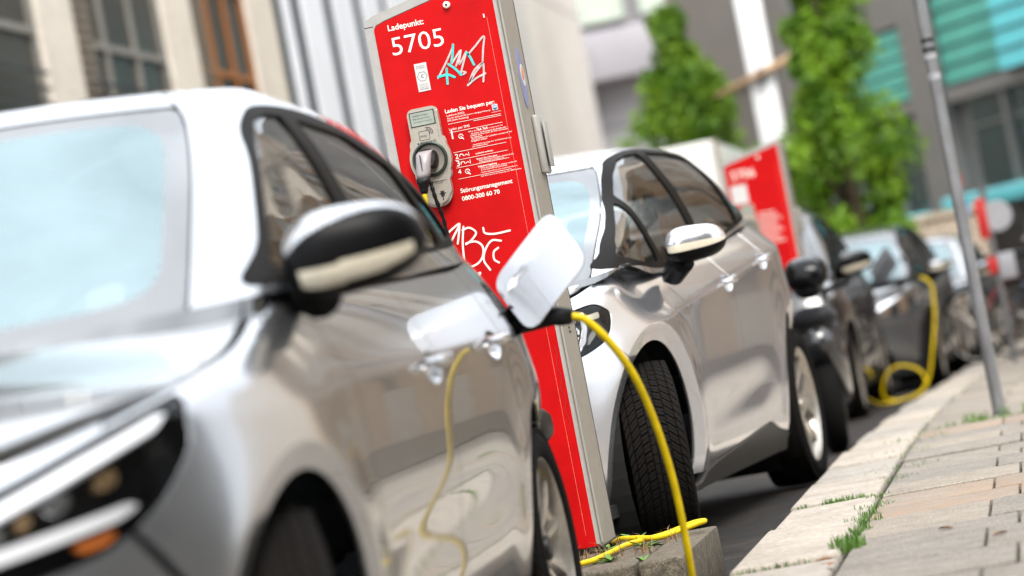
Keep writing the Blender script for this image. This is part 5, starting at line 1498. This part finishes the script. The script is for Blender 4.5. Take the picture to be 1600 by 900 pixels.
loft('front_shield', [((0, -.48, .3), (1, 0, 0), (0, 1, .2), .12, .06), ((0, -.42, .6), (1, 0, 0), (0, 1, .2), .2, .06), ((0, -.34, .9), (1, 0, 0), (0, 1, .2), .12, .06)], M_BLACKP, sc)
loft('seat', [((0, .0, .68), (1, 0, 0), ez, .11, .04), ((0, .3, .74), (1, 0, 0), ez, .14, .05), ((0, .62, .77), (1, 0, 0), ez, .1, .035)], M_SEAT, sc)
tube('handlebar', catmull([(-.26, -.24, .90), (-.1, -.32, .88), (.1, -.32, .88), (.26, -.24, .90)], 6), .014, M_TRIM, sc, 8)
loft('top_case', [((0, .60, .90), (1, 0, 0), ez, .07, .05), ((0, .63, .97), (1, 0, 0), ez, .11, .085), ((0, .72, .985), (1, 0, 0), ez, .118, .092), ((0, .81, .97), (1, 0, 0), ez, .10, .075), ((0, .84, .96), (1, 0, 0), ez, .06, .035)], M_GLOSSBLK, sc)

# delivery truck across the road
M_VAN = mat('van_white', (.62, .60, .56), rough=.4, noise=.06, nscale=8, coat=.3)
vn = empty('box_truck', (-4.1, 31.9, gz(33)), radians(0))
tag(vn, 'off white box truck showing its upper front corner behind the silver cars', 'truck')
cg = box('cargo_box', (-1.05, 1.0, .75), (1.08, 5.6, 2.93), M_VAN, vn, bev=.04)
box('cargo_edge', (1.06, .98, .74), (1.10, 1.06, 2.94), M_CASE, cg)
cabp = [(-.75, .45), (.95, .45), (.95, 1.95), (.35, 1.98), (-.30, 1.25), (-.75, 1.15)]
prism('cab', cabp, -.95, .98, M_VAN, vn, 'yz', bev=.05)
prism('cab_windscreen', [(-.335, 1.27), (.30, 1.93), (.315, 1.91), (-.315, 1.25)], -.85, .88, M_GLOSSBLK, vn, 'yz')
for sx in (-.9, .93):
    box('cab_door_glass', (sx - .065, -.1, 1.3), (sx + .065, .75, 1.8), M_GLOSSBLK, vn)
    for yy in (-.05, 4.2):
        V, Fc = lathe_vf([(-.12, .22), (-.12, .36), (0, .38), (.12, .36), (.12, .22), (.05, .2), (.05, .01)], 32); mk('wheel', V, Fc, M_RUB, vn, smooth=True, loc=(sx * .95, yy, .38))
box('chassis', (-.9, .3, .45), (.9, 5.4, .75), M_TRIM, vn)

# ------------------------------------------------------------------ poles, signs, bicycles
M_STEEL = mat('galvanised_steel', (.20, .20, .205), rough=.5, metal=.5, noise=.3, nscale=14, bump=.1, bscale=80, stretch=(1, 1, .3))
M_STEELD = mat('dark_steel', (.05, .05, .055), rough=.5, metal=.4, noise=.3, nscale=10)
M_SIGNR = mat('sign_red', (.50, .015, .012), rough=.45, noise=.12, nscale=8)
M_SIGNW = mat('sign_white', (.34, .34, .36), rough=.5, noise=.1, nscale=8)
M_STICK = mat('worn_sticker', (.28, .28, .29), rough=.6, noise=.35, nscale=60)
PX_, PY_ = -.263, 14.6
pole = empty('sign_pole', (PX_, PY_, .10 + gz(PY_))); tag(pole, 'grey steel pole standing in grass on the pavement edge', 'pole')
lathe('post', [(0, .030), (3.4, .030)], M_STEEL, pole, 24, 'z')
lathe('post_cap', [(3.4, .032), (3.43, .028), (3.44, .001)], M_STEELD, pole, 24, 'z')
for zz, hh, mt in ((1.62, .035, M_STICK), (1.80, .02, M_INK), (1.72, .025, M_STICK), (1.755, .02, M_INK)):
    lathe('sticker', [(zz, .0308), (zz + hh, .0308)], mt, pole, 20, 'z')
lathe('post_ground_collar', [(0, .038), (.02, .034), (.03, .030)], M_STEELD, pole, 20, 'z')
p2_ = empty('sign_post', (-.45, 26, gz(26) + .1)); tag(p2_, 'dark slim post behind the grey steel pole', 'pole')
lathe('post', [(0, .03), (2.45, .03)], M_STEELD, p2_, 16, 'z'); box('head_plate', (-.05, -.02, 2.1), (.05, .02, 2.45), M_STEELD, p2_)
box('coloured_tag', (-.04, -.034, 1.55), (.04, -.02, 1.66), M_SIGNR, p2_); box('round_mark', (-.05, -.034, 1.30), (.05, -.02, 1.42), M_BLUEL, p2_)
sg_ = empty('road_sign', (-.26, 26, gz(26) + .02)); tag(sg_, 'red and white road sign on a post right of the grey pole', 'sign')
lathe('post', [(0, .028), (1.62, .028)], M_STEEL, sg_, 16, 'z')
box('red_panel', (-.085, -.06, 1.16), (.0, -.035, 1.50), M_SIGNR, sg_, bev=.008)
V, Fc = lathe_vf([(-.034, .001), (-.034, .125), (-.028, .13), (-.02, .13), (-.02, .001)], 36, 'y'); mk('white_disc', V, Fc, M_SIGNW, sg_, loc=(.08, 0, 1.33))
box('red_reflector', (-.07, -.06, .86), (.01, -.03, 1.0), M_SIGNR, sg_, bev=.01)
box('white_plate', (.02, -.05, .80), (.16, -.03, 1.02), M_SIGNW, sg_, bev=.006)

def bicycle(loc, rz, label, frame_m):
    b_ = empty('bicycle', loc, rz); tag(b_, label, 'bicycle', 'bicycles parked on the pavement')
    for yy in (-.52, .52):
        th = np.linspace(0, 2 * pi, 41)
        V, Fc = tube_vf([(0, .33 * cos(a), .33 * sin(a)) for a in th], .017, 8, cap=False)
        w_ = mk('wheel', V, Fc, M_RUB, b_, smooth=True, loc=(0, yy, .345))
        V, Fc = merge([tube_vf([(.012 * (-1) ** k, 0, 0), (0, .315 * cos(a), .315 * sin(a))], .002, 4) for k, a in enumerate(np.linspace(0, 2 * pi, 18, endpoint=False))] + [tube_vf([(0, .315 * cos(a), .315 * sin(a)) for a in th], .008, 6, cap=False)])
        mk('spokes', V, Fc, M_ALU, w_)
        V, Fc = tube_vf([(0, .375 * cos(a), .375 * sin(a)) for a in np.linspace(.3, 2.9, 14)], .012, 6); mk('mudguard', V, Fc, frame_m, w_, smooth=True)
    bb, st_, hd = (0, .06, .30), (0, .22, .82), (0, -.42, .85)
    V, Fc = merge([tube_vf([bb, st_], .016, 8), tube_vf([bb, (0, -.40, .70)], .019, 8), tube_vf([(0, .20, .76), hd], .016, 8), tube_vf([(0, .52, .345), bb], .011, 8), tube_vf([(0, .52, .345), (0, .2, .76)], .011, 8), tube_vf([hd, (0, -.52, .345)], .014, 8), tube_vf([hd, (0, -.40, 1.02)], .013, 8)])
    mk('frame', V, Fc, frame_m, b_, smooth=True)
    tube('handlebar', catmull([(-.29, -.28, 1.04), (-.2, -.40, 1.04), (0, -.42, 1.02), (.2, -.40, 1.04), (.29, -.28, 1.04)], 5), .012, M_ALU, b_, 8)
    loft('saddle', [((0, .10, .93), (1, 0, 0), ez, .02, .015), ((0, .22, .93), (1, 0, 0), ez, .05, .025), ((0, .34, .94), (1, 0, 0), ez, .085, .03), ((0, .38, .94), (1, 0, 0), ez, .05, .02)], M_TRIM, b_)
    tube('crank', [(.05, .06, .30), (.08, .06, .13), (.17, .06, .13)], .009, M_ALU, b_, 6)
    lathe('chain_ring', [(.03, .01), (.03, .09), (.036, .09), (.036, .01)], M_ALU, b_, 24, 'x', loc=(0, .06, .30))
    box('rack', (-.06, .34, .72), (.06, .74, .735), M_STEELD, b_)
    return b_
bicycle((-.12, 28.2, gz(28.2) + .12), radians(62), 'dark bicycle leaning nearest the road sign', M_STEELD)
bicycle((.20, 28.9, gz(28.9) + .12), radians(70), 'blue grey bicycle behind the dark one at the right edge', mat('bike_blue', (.07, .09, .14), rough=.35, noise=.1, nscale=20))
bicycle((.42, 27.6, gz(27.6) + .12), radians(75), 'red framed bicycle at the far right edge of the pavement', mat('bike_red', (.28, .03, .04), rough=.35, noise=.1, nscale=20))

# pale low wall at the street's end
M_PALEW = stone_mat('pale_render', (.72, .62, .50), (.64, .55, .44), 3, dirt=.25, dirtc=(.42, .2, .09), bump=.2, bscale=60)
wl_ = empty('low_wall', (-1.42, 41, gz(41)), radians(-8))
tag(wl_, 'pale rendered wall beyond the parked row, with rusty stains', 'wall')
box('wall_body', (-.98, -.15, 0), (.98, .15, 1.86), M_PALEW, wl_, bev=.02)
box('coping', (-1.02, -.19, 1.862), (1.02, .19, 1.96), M_PALEW, wl_, bev=.02)
M_BRICK = mat('brick_red', (.22, .07, .045), rough=.85, noise=.3, nscale=18, bump=.4, bscale=30)
bk = empty('brick_pier', (-.52, 39, gz(39))); tag(bk, 'small red brick pier at the right end of the pale wall', 'pier')
box('mortar_core', (-.19, -.19, 0), (.19, .19, .98), M_CONC, bk)
b0 = None
for k in range(13):
    for q in (0, 1):
        for (fx, fy) in ((0, -1), (0, 1), (1, 0), (-1, 0)):
            w2 = (.195 if (q + k) % 2 else .175)
            x0 = -.2 + (0 if q == 0 else .205)
            bm = bmesh.new()
            if fx == 0: bx(bm, (x0, fy * .2 - .02, .005 + .075 * k), (x0 + .195, fy * .2 + .0, .07 + .075 * k) if fy > 0 else (x0 + .195, fy * .2 + .02, .07 + .075 * k))
            else: bx(bm, (fx * .2 - (.02 if fx > 0 else 0), x0 + .022 * (q == 0), .005 + .075 * k), (fx * .2 + (.02 if fx < 0 else 0), x0 + .195 - .022 * (q == 1), .07 + .075 * k))
            bm_obj('brick', bm, M_BRICK, bk)
box('cap_stone', (-.23, -.23, .985), (.23, .23, 1.05), M_CONC, bk, bev=.01)

# white mast with a slanting boom between the trees
M_MAST = mat('mast_white', (.86, .87, .9), rough=.45, noise=.04, nscale=4)
ms = empty('white_mast', (-2.90, 40, gz(40))); tag(ms, 'tall white mast with a slanting wooden boom between the two trees', 'mast')
box('mast', (-.17, -.12, 0), (.17, .12, 8.2), M_MAST, ms, bev=.03)
V, Fc = tube_vf([(-.62, -.2, 3.95), (1.02, -.2, 4.42)], [.035, .075], 10); mk('boom', V, Fc, mat('boom_wood', (.42, .27, .15), rough=.6, noise=.25, nscale=10), ms, smooth=True)
box('boom_bracket', (-.05, -.24, 4.02), (.05, -.1, 4.2), M_STEELD, ms)

# ------------------------------------------------------------------ trees
M_BARK = stone_mat('bark', (.12, .085, .06), (.06, .045, .03), 25, bump=.8, bscale=50, dirt=.2)
def leaf_mat(name, c0, c1):
    m, nt, b = nodes_of(name); N, L = nt.nodes, nt.links
    gm = N.new('ShaderNodeNewGeometry'); n1 = N.new('ShaderNodeTexNoise'); n1.inputs['Scale'].default_value = 2.2; n1.inputs['Detail'].default_value = 4
    L.new(gm.outputs['Position'], n1.inputs['Vector'])
    rp = N.new('ShaderNodeValToRGB'); rp.color_ramp.elements[0].position = .38; rp.color_ramp.elements[1].position = .62
    rp.color_ramp.elements[0].color = (*c0, 1); rp.color_ramp.elements[1].color = (*c1, 1)
    L.new(n1.outputs['Fac'], rp.inputs[0]); L.new(rp.outputs[0], b.inputs['Base Color']); b.inputs['Roughness'].default_value = .55
    tl_ = N.new('ShaderNodeBsdfTranslucent'); L.new(rp.outputs[0], tl_.inputs[0]); ms_ = N.new('ShaderNodeMixShader'); ms_.inputs[0].default_value = .35
    L.new(b.outputs[0], ms_.inputs[1]); L.new(tl_.outputs[0], ms_.inputs[2]); L.new(ms_.outputs[0], N.get('Material Output').inputs[0])
    return m
M_LEAF = leaf_mat('fresh_leaf', (.09, .21, .009), (.24, .40, .02))
def tree(name, label, loc, H_, prof, nleaf, seed, leaf=.075):
    """prof: list of (height, radius) for the crown"""
    rg = np.random.default_rng(seed)
    t = empty(name, loc); tag(t, label, 'tree', 'young trees at the end of the street')
    parts = [tube_vf([(.03 * sin(z * 1.3), .03 * cos(z), z) for z in np.linspace(0, H_ * .93, 12)], np.linspace(.09, .012, 12), 8)]
    R_ = Tab(prof); zs = np.linspace(prof[0][0], H_, 300)
    clumps = []
    nc = 150
    for i in range(nc):
        z = prof[0][0] + (H_ - prof[0][0]) * (rg.random() ** 1.15) * .97
        rr = float(R_(z)) * (.25 + .85 * rg.random()); a = rg.random() * 2 * pi
        c_ = np.array([rr * cos(a), rr * sin(a), z]); clumps.append((c_, (.16 + .20 * rg.random()) * (.55 + .55 * float(R_(z)) / max(p_[1] for p_ in prof))))
        if i % 2 == 0: parts.append(tube_vf([(0, 0, z - .35 - .3 * rg.random()), c_ * np.array([.5, .5, 1]) - np.array([0, 0, .12]), c_], [.022, .012, .004], 5))
    V, Fc = merge(parts); mk('trunk', V, Fc, M_BARK, t, smooth=True)
    V, Fc = [], []
    per = nleaf // nc
    for c_, r_ in clumps:
        d = rg.normal(size=(per, 3)); d /= np.linalg.norm(d, axis=1)[:, None]; rad = r_ * rg.random(per) ** .45
        Pp = c_ + d * rad[:, None] * np.array([1, 1, 1.15])
        for p_, dd in zip(Pp, d):
            nn = dd * .7 + rg.normal(size=3) * .6 + np.array([0, 0, .35]); nn /= np.linalg.norm(nn)
            u_ = np.cross(nn, rg.normal(size=3)); u_ /= np.linalg.norm(u_) + 1e-9; w_ = np.cross(nn, u_)
            L_ = leaf * (.6 + .7 * rg.random()); k = len(V)
            V += [p_ - u_ * L_ * .5, p_ + w_ * L_ * .28 + nn * .006, p_ + u_ * L_ * .5, p_ - w_ * L_ * .28 + nn * .006]
            Fc.append((k, k + 1, k + 2, k + 3))
    cr = mk('crown', V, Fc, M_LEAF, t); cr['kind'] = 'stuff'
    return t
tree('young_tree', 'conical bright green tree left of the white mast', (-4.18, 42, gz(42)), 5.6, [(.9, .5), (2.2, .78), (3.3, .82), (4.1, .58), (4.8, .30), (5.3, .12), (5.6, .02)], 34000, 3, .10)
tree('young_tree', 'broader bright green tree right of the white mast', (-1.84, 36, gz(36)), 6.4, [(.7, .45), (1.6, .74), (2.4, .72), (3.2, .50), (4.2, .42), (5.4, .32), (6.4, .05)], 34000, 5, .10)

# ------------------------------------------------------------------ buildings
M_SAND = stone_mat('sandstone', (.62, .57, .49), (.56, .51, .44), 1.2, grain=.15, dirt=.2, dirtc=(.2, .16, .12), bump=.3, bscale=40)
M_SANDW = stone_mat('sandstone_warm', (.52, .37, .25), (.45, .33, .225), 1.2, grain=.15, dirt=.2, dirtc=(.2, .16, .12), bump=.3, bscale=40)
M_DARKR = stone_mat('dark_reveal', (.07, .062, .055), (.05, .046, .042), 3, grain=.3, dirt=.2)
M_PANE = mat('window_pane', (.03, .027, .022), rough=.3, ior=1.45, noise=.2, nscale=.6)
M_FRAMEW = mat('window_frame_grey', (.17, .16, .14), rough=.6, noise=.15, nscale=8)
M_WOOD = mat('brown_frame', (.26, .095, .022), rough=.5, noise=.25, nscale=6, stretch=(1, 1, .1))
M_WPANEL = mat('white_panel', (.74, .74, .77), rough=.55, noise=.06, nscale=1.2, bump=.05, bscale=20)
M_CREAM = stone_mat('cream_render', (.78, .74, .69), (.72, .68, .64), .6, grain=.1, dirt=.12, dirtc=(.4, .36, .3), bump=.1, bscale=40)
M_SLATE = mat('slate_fin', (.025, .036, .045), rough=.9, spec=.05, noise=.2, nscale=3)
M_LOUV = mat('louvre_brown', (.16, .125, .09), rough=.6, noise=.2, nscale=8)
M_DARKST = stone_mat('dark_grey_stone', (.15, .145, .125), (.12, .115, .10), 1.5, grain=.2, dirt=.2)
M_PLINTH = stone_mat('plinth_stone', (.20, .165, .125), (.15, .125, .095), 2, grain=.3)
def window(bld, X0, nx_, y0, y1, z0, z1, fm, nm=2, nt=2, deep=.3):
    """window in a wall whose face lies at X0 with outward normal nx_ (+-1): frame part with panes as sub-parts"""
    xb = X0 - nx_ * deep
    V, Fc = [], []
    bm = bmesh.new(); f_ = .08
    for (a, b_, c_, d_) in ((y0, y0 + f_, z0, z1), (y1 - f_, y1, z0, z1), (y0 + f_, y1 - f_, z0, z0 + f_), (y0 + f_, y1 - f_, z1 - f_, z1)):
        bx(bm, (xb, a, c_), (xb + nx_ * .1, b_, d_))
    for k in range(1, nm):
        yy = y0 + (y1 - y0) * k / nm; bx(bm, (xb + nx_ * .005, yy - .04, z0 + f_), (xb + nx_ * .095, yy + .04, z1 - f_))
    for k in range(1, nt):
        zz = z0 + (z1 - z0) * k / nt; bx(bm, (xb + nx_ * .01, y0 + f_, zz - .04), (xb + nx_ * .09, y1 - f_, zz + .04))
    w_ = bm_obj('window', bm, fm, bld)
    for i in range(nm):
        for j in range(nt):
            a, b_ = y0 + (y1 - y0) * i / nm + .04, y0 + (y1 - y0) * (i + 1) / nm - .04
            c_, d_ = z0 + (z1 - z0) * j / nt + .04, z0 + (z1 - z0) * (j + 1) / nt - .04
            tl_ = random.uniform(-.006, .006)
            mk('pane', [(xb + nx_ * .045 + tl_, a, c_), (xb + nx_ * .045 - tl_, b_, c_), (xb + nx_ * .045 - tl_, b_, d_), (xb + nx_ * .045 + tl_, a, d_)], [(0, 1, 2, 3)], M_PANE, w_)
    return w_
def facade(bld, X0, nx_, bays, floors, top, piermat, spmat, fm, depth=.3, ybeg=None, yend=None, plinth=None, louvres=()):
    """bays: (y0,y1) window openings between piers; floors: (z0,z1)"""
    ybeg = bays[0][0] - 1 if ybeg is None else ybeg; yend = bays[-1][1] + 1 if yend is None else yend
    xb = X0 - nx_ * (depth + .25)
    edges = [ybeg] + [q for b_ in bays for q in b_] + [yend]
    for k in range(0, len(edges), 2):
        if edges[k + 1] - edges[k] > .02: box('pier', (X0, edges[k], 0), (xb, edges[k + 1], top), piermat, bld, bev=.03, seg=1)
    for bi, (y0, y1) in enumerate(bays):
        zz = [0] + [q for f_ in floors for q in f_] + [top]
        for k in range(0, len(zz), 2):
            if zz[k + 1] - zz[k] > .02: box('spandrel', (X0 - nx_ * .06, y0, zz[k]), (xb, y1, zz[k + 1]), spmat, bld)
        for fi, (z0, z1) in enumerate(floors):
            window(bld, X0, nx_, y0 + .02, y1 - .02, z0 + .02, z1 - .02, fm[bi % len(fm)], 2 if y1 - y0 < 2.6 else 3, 3 if z1 - z0 > 2.4 else 2, depth)
            if (bi, fi) in louvres:
                bm = bmesh.new(); ys_ = y0 + .02
                for k in range(int((z1 - z0 - .1) / .11)):
                    bx(bm, (X0 - nx_ * .06, ys_, z0 + .05 + .11 * k), (X0 - nx_ * .02, ys_ + .62, z0 + .12 + .11 * k))
                stuff(bm_obj('louvre_shutter', bm, M_LOUV, bld))
    if plinth: box('plinth', (X0 + nx_ * .06, ybeg, 0), (X0 - nx_ * .05, yend, plinth * .55), M_PLINTH, bld)
# left row: stone building then white panelled one
L1 = empty('stone_building', (0, 0, gz(30))); tag(L1, 'beige stone office building with tall dark windows along the left side', 'building')
L1y = [(9.0, 12.6), (13.8, 17.6), (18.8, 22.6), (23.8, 29.1), (30.3, 33.8), (35.1, 37.9)]
fl = [(.7, 3.1), (3.9, 7.3), (8.1, 10.9), (11.7, 14.0)]
facade(L1, -9.0, 1, L1y, fl, 15.0, M_SAND, M_DARKR, [M_FRAMEW, M_FRAMEW, M_FRAMEW, M_FRAMEW, M_FRAMEW, M_WOOD], .14, 7.0, 39.4, .5, louvres=[(i, j) for i in range(6) for j in (1, 2)])
box('rear_block', (-20, 7.0, 0), (-9.8, 39.3, 14.8), M_SAND, L1); box('cornice', (-8.6, 6.8, 14.6), (-9.6, 39.5, 15.05), M_SAND, L1)
for (a, b_) in ((30.5, 33.8), (24.0, 28.9)):
    bm = bmesh.new()
    for k in range(3): bx(bm, (-8.96, a, 4.25 + .16 * k), (-8.93, b_, 4.28 + .16 * k))
    bm_obj('window_railing', bm, M_STEELD, L1)
L2 = empty('panel_building', (0, 0, gz(50))); tag(L2, 'white panelled building with dark vertical slots behind the red pillar', 'building')
ye = [39.6, 40.75, 42.85, 44.95, 47.05, 52, 57, 62, 66, 70.5]
for k in range(len(ye) - 1):
    box('wall_panel', (-9.0, ye[k] + (.36 if k < 5 else .01), 0), (-9.5, ye[k + 1] - (.30 if k < 4 else .01), 17), M_WPANEL if k < 5 else M_CREAM, L2, bev=.01, seg=1)
box('slot_back', (-9.03, 39.6, 0), (-9.7, 47.3, 16.9), M_SLATE, L2)
box('rear_block', (-20, 39.6, 0), (-9.71, 70.4, 16.8), M_CREAM, L2)
for zz in (4.2, 8.6, 13.0): box('panel_joint', (-8.996, 47.3, zz), (-9.0, 70.3, zz + .02), M_SLATE, L2)

# right-hand row, seen as reflections in the car flanks
R1 = empty('sandstone_building', (0, 0, 0)); tag(R1, 'sandstone building lining the pavement on the right, mirrored in the car doors', 'building')
by = [(19.6 + 3.0 * k, 21.3 + 3.0 * k) for k in range(5)]
facade(R1, 2.75, -1, by, [(.95, 3.0), (3.8, 5.6)], 6.4, M_SANDW, M_SAND, [M_FRAMEW], .3, 18.4, 34.4, .6)
box('rear_block', (3.35, 18.5, 0), (14, 34.3, 6.3), M_SAND, R1)
R0 = empty('grey_stone_building', (0, 0, 0)); tag(R0, 'dark grey stone building mirrored dimly in the front wing of the large silver hatchback', 'building')
facade(R0, 3.1, -1, [(-10.6 + 3.0 * k, -9.0 + 3.0 * k) for k in range(6)], [(.95, 2.9), (3.7, 5.4)], 6.6, M_DARKST, M_DARKST, [M_FRAMEW], .2, -12, 7.6, .6)
box('rear_block', (3.6, -11.9, 0), (10, 7.5, 6.5), M_DARKST, R0)
R2 = empty('sandstone_building', (0, 0, gz(45))); tag(R2, 'second sandstone building further along the right pavement, mirrored in the pale car', 'building')
by = [(36.2 + 2.9 * k, 37.5 + 2.9 * k) for k in range(4)]
facade(R2, 2.95, -1, by, [(1.0, 2.8), (3.7, 5.4), (6.5, 8.4), (9.4, 11.2)], 13.0, M_SAND, M_SANDW, [M_WOOD], .3, 34.8, 47.6, .5)
box('rear_block', (3.55, 34.9, 0), (9, 47.5, 12.9), M_SAND, R2)

# grey block closing the street
M_GREYL = mat('grey_lilac_cladding', (.33, .31, .33), rough=.55, noise=.1, nscale=.8)
M_GREYD = mat('dark_opening', (.025, .023, .026), rough=.4, noise=.2, nscale=1)
M_MIDG = mat('mid_grey_cladding', (.21, .20, .19), rough=.55, noise=.12, nscale=.8)
GB = empty('grey_building', (-9.2, 88, gz(60))); tag(GB, 'grey clad building closing the street behind the left tree', 'building')
box('wall', (-9, 2.0, 0), (7.2, 8, 17), mat('lilac_wall', (.42, .40, .42), rough=.6, noise=.1, nscale=.5), GB)
box('projecting_band', (-9, .6, 8.75), (3.2, 2.1, 10.2), M_GREYL, GB, bev=.05)
for k in range(4): box('pale_window', (-4.2 + 1.9 * k, 1.2, 10.5), (-2.8 + 1.9 * k, 2.05, 12.6), mat('pale_glazing', (.45, .50, .42), rough=.2, noise=.1, nscale=1), GB)
for k in range(2): box('dark_opening', (1.15 + 1.75 * k, 1.7, 3.0), (2.5 + 1.75 * k, 2.05, 8.7), M_GREYD, GB)
box('orange_panel', (1.15, 1.55, 5.6), (1.55, 1.72, 8.6), mat('terracotta_panel', (.34, .15, .06), rough=.5, noise=.2, nscale=1), GB)
box('side_return', (-4.0, .9, 0), (-2.6, 2.02, 8.75), M_GREYL, GB)
for k in range(5): box('wall_joint', (-8.9, 1.985, 1.6 * k + 1), (7.1, 2.0, 1.6 * k + 1.03), M_GREYD, GB)

# teal louvred office block on the right bend
M_TEAL = mat('teal_louvre', (.07, .42, .34), rough=.3, noise=.15, nscale=1.5, coat=.3)
M_CYAN = mat('cyan_louvre', (.11, .62, .68), rough=.25, noise=.1, nscale=1.5, coat=.4)
M_GLAZE = mat('dark_green_glazing', (.012, .035, .034), rough=.08, ior=1.5, noise=.5, nscale=.7)
TB = empty('louvred_building', (-2.42, 60, gz(60)), math.atan2(-.857, .514))
tag(TB, 'grey office block with teal and cyan louvre panels at the upper right', 'building')
DZ = -gz(60)
def tbx(nm, s0, s1, z0, z1, d0, d1, mt, par=None, bev=0.): return box(nm, (s0, d0, z0 + DZ), (s1, d1, z1 + DZ), mt, par or TB, bev=bev, seg=1)
tbx('wall', -9, 14, -DZ, 15, .35, 9, M_MIDG)
tbx('column', 1.75, 2.75, -DZ, 14, -.05, .36, M_MIDG); tbx('column', -3.4, -2.6, -DZ, 14, -.05, .36, M_MIDG)
tbx('floor_band', -9, 1.74, 3.85, 4.1, .05, .36, M_MIDG); tbx('floor_band', 2.76, 14, 3.85, 4.12, .05, .36, M_MIDG); tbx('floor_band', -9, 1.74, 5.55, 6.5, .05, .36, M_MIDG); tbx('floor_band', 2.76, 14, 5.95, 6.6, .05, .36, M_MIDG)
for (s0, s1, z0, z1, mt, d) in ((-2.5, 1.7, 4.12, 5.5, M_TEAL, .12), (2.85, 5.1, 4.16, 5.9, M_TEAL, .12), (5.3, 9.5, 4.1, 5.9, M_CYAN, -.15), (-2.5, 1.7, 6.6, 8.2, M_CYAN, .1), (2.85, 5.1, 6.8, 8.4, M_CYAN, .1)):
    h = (z1 - z0) / 5
    bk_ = tbx('louvre_back', s0, s1, z0, z1, d + .06, .34, M_GREYD)
    for k in range(5):
        bm = bmesh.new(); bx(bm, (s0, -.03, 0), (s1, .03, h * .9), .015, 1)
        o = bm_obj('louvre', bm, mt, TB, auto=40); o.location = (0, d, z0 + h * k + .02 + DZ); o.rotation_euler = (radians(-7), 0, 0)
for k in range(8):
    s0 = -2.4 + 1.45 * k
    if 1.4 < s0 < 2.6: continue
    w_ = tbx('window', s0, s0 + 1.3, 2.2, 3.82, .2, .352, M_GLAZE); tbx('mullion', s0 + 1.3, s0 + 1.40, .2, 3.84, .1, .34, M_MIDG); tbx('glazing_bar', s0, s0 + 1.29, 3.3, 3.34, .17, .201, M_MIDG, w_)
tbx('awning', -2.6, 1.6, 1.5, 1.95, -.5, .3, M_CYAN, None, .04); tbx('awning', 2.9, 9, 1.8, 2.1, -.5, .3, M_CYAN, None, .04)
tbx('shopfront', -9, 14, -.6, 1.45, .25, .352, M_GREYD)
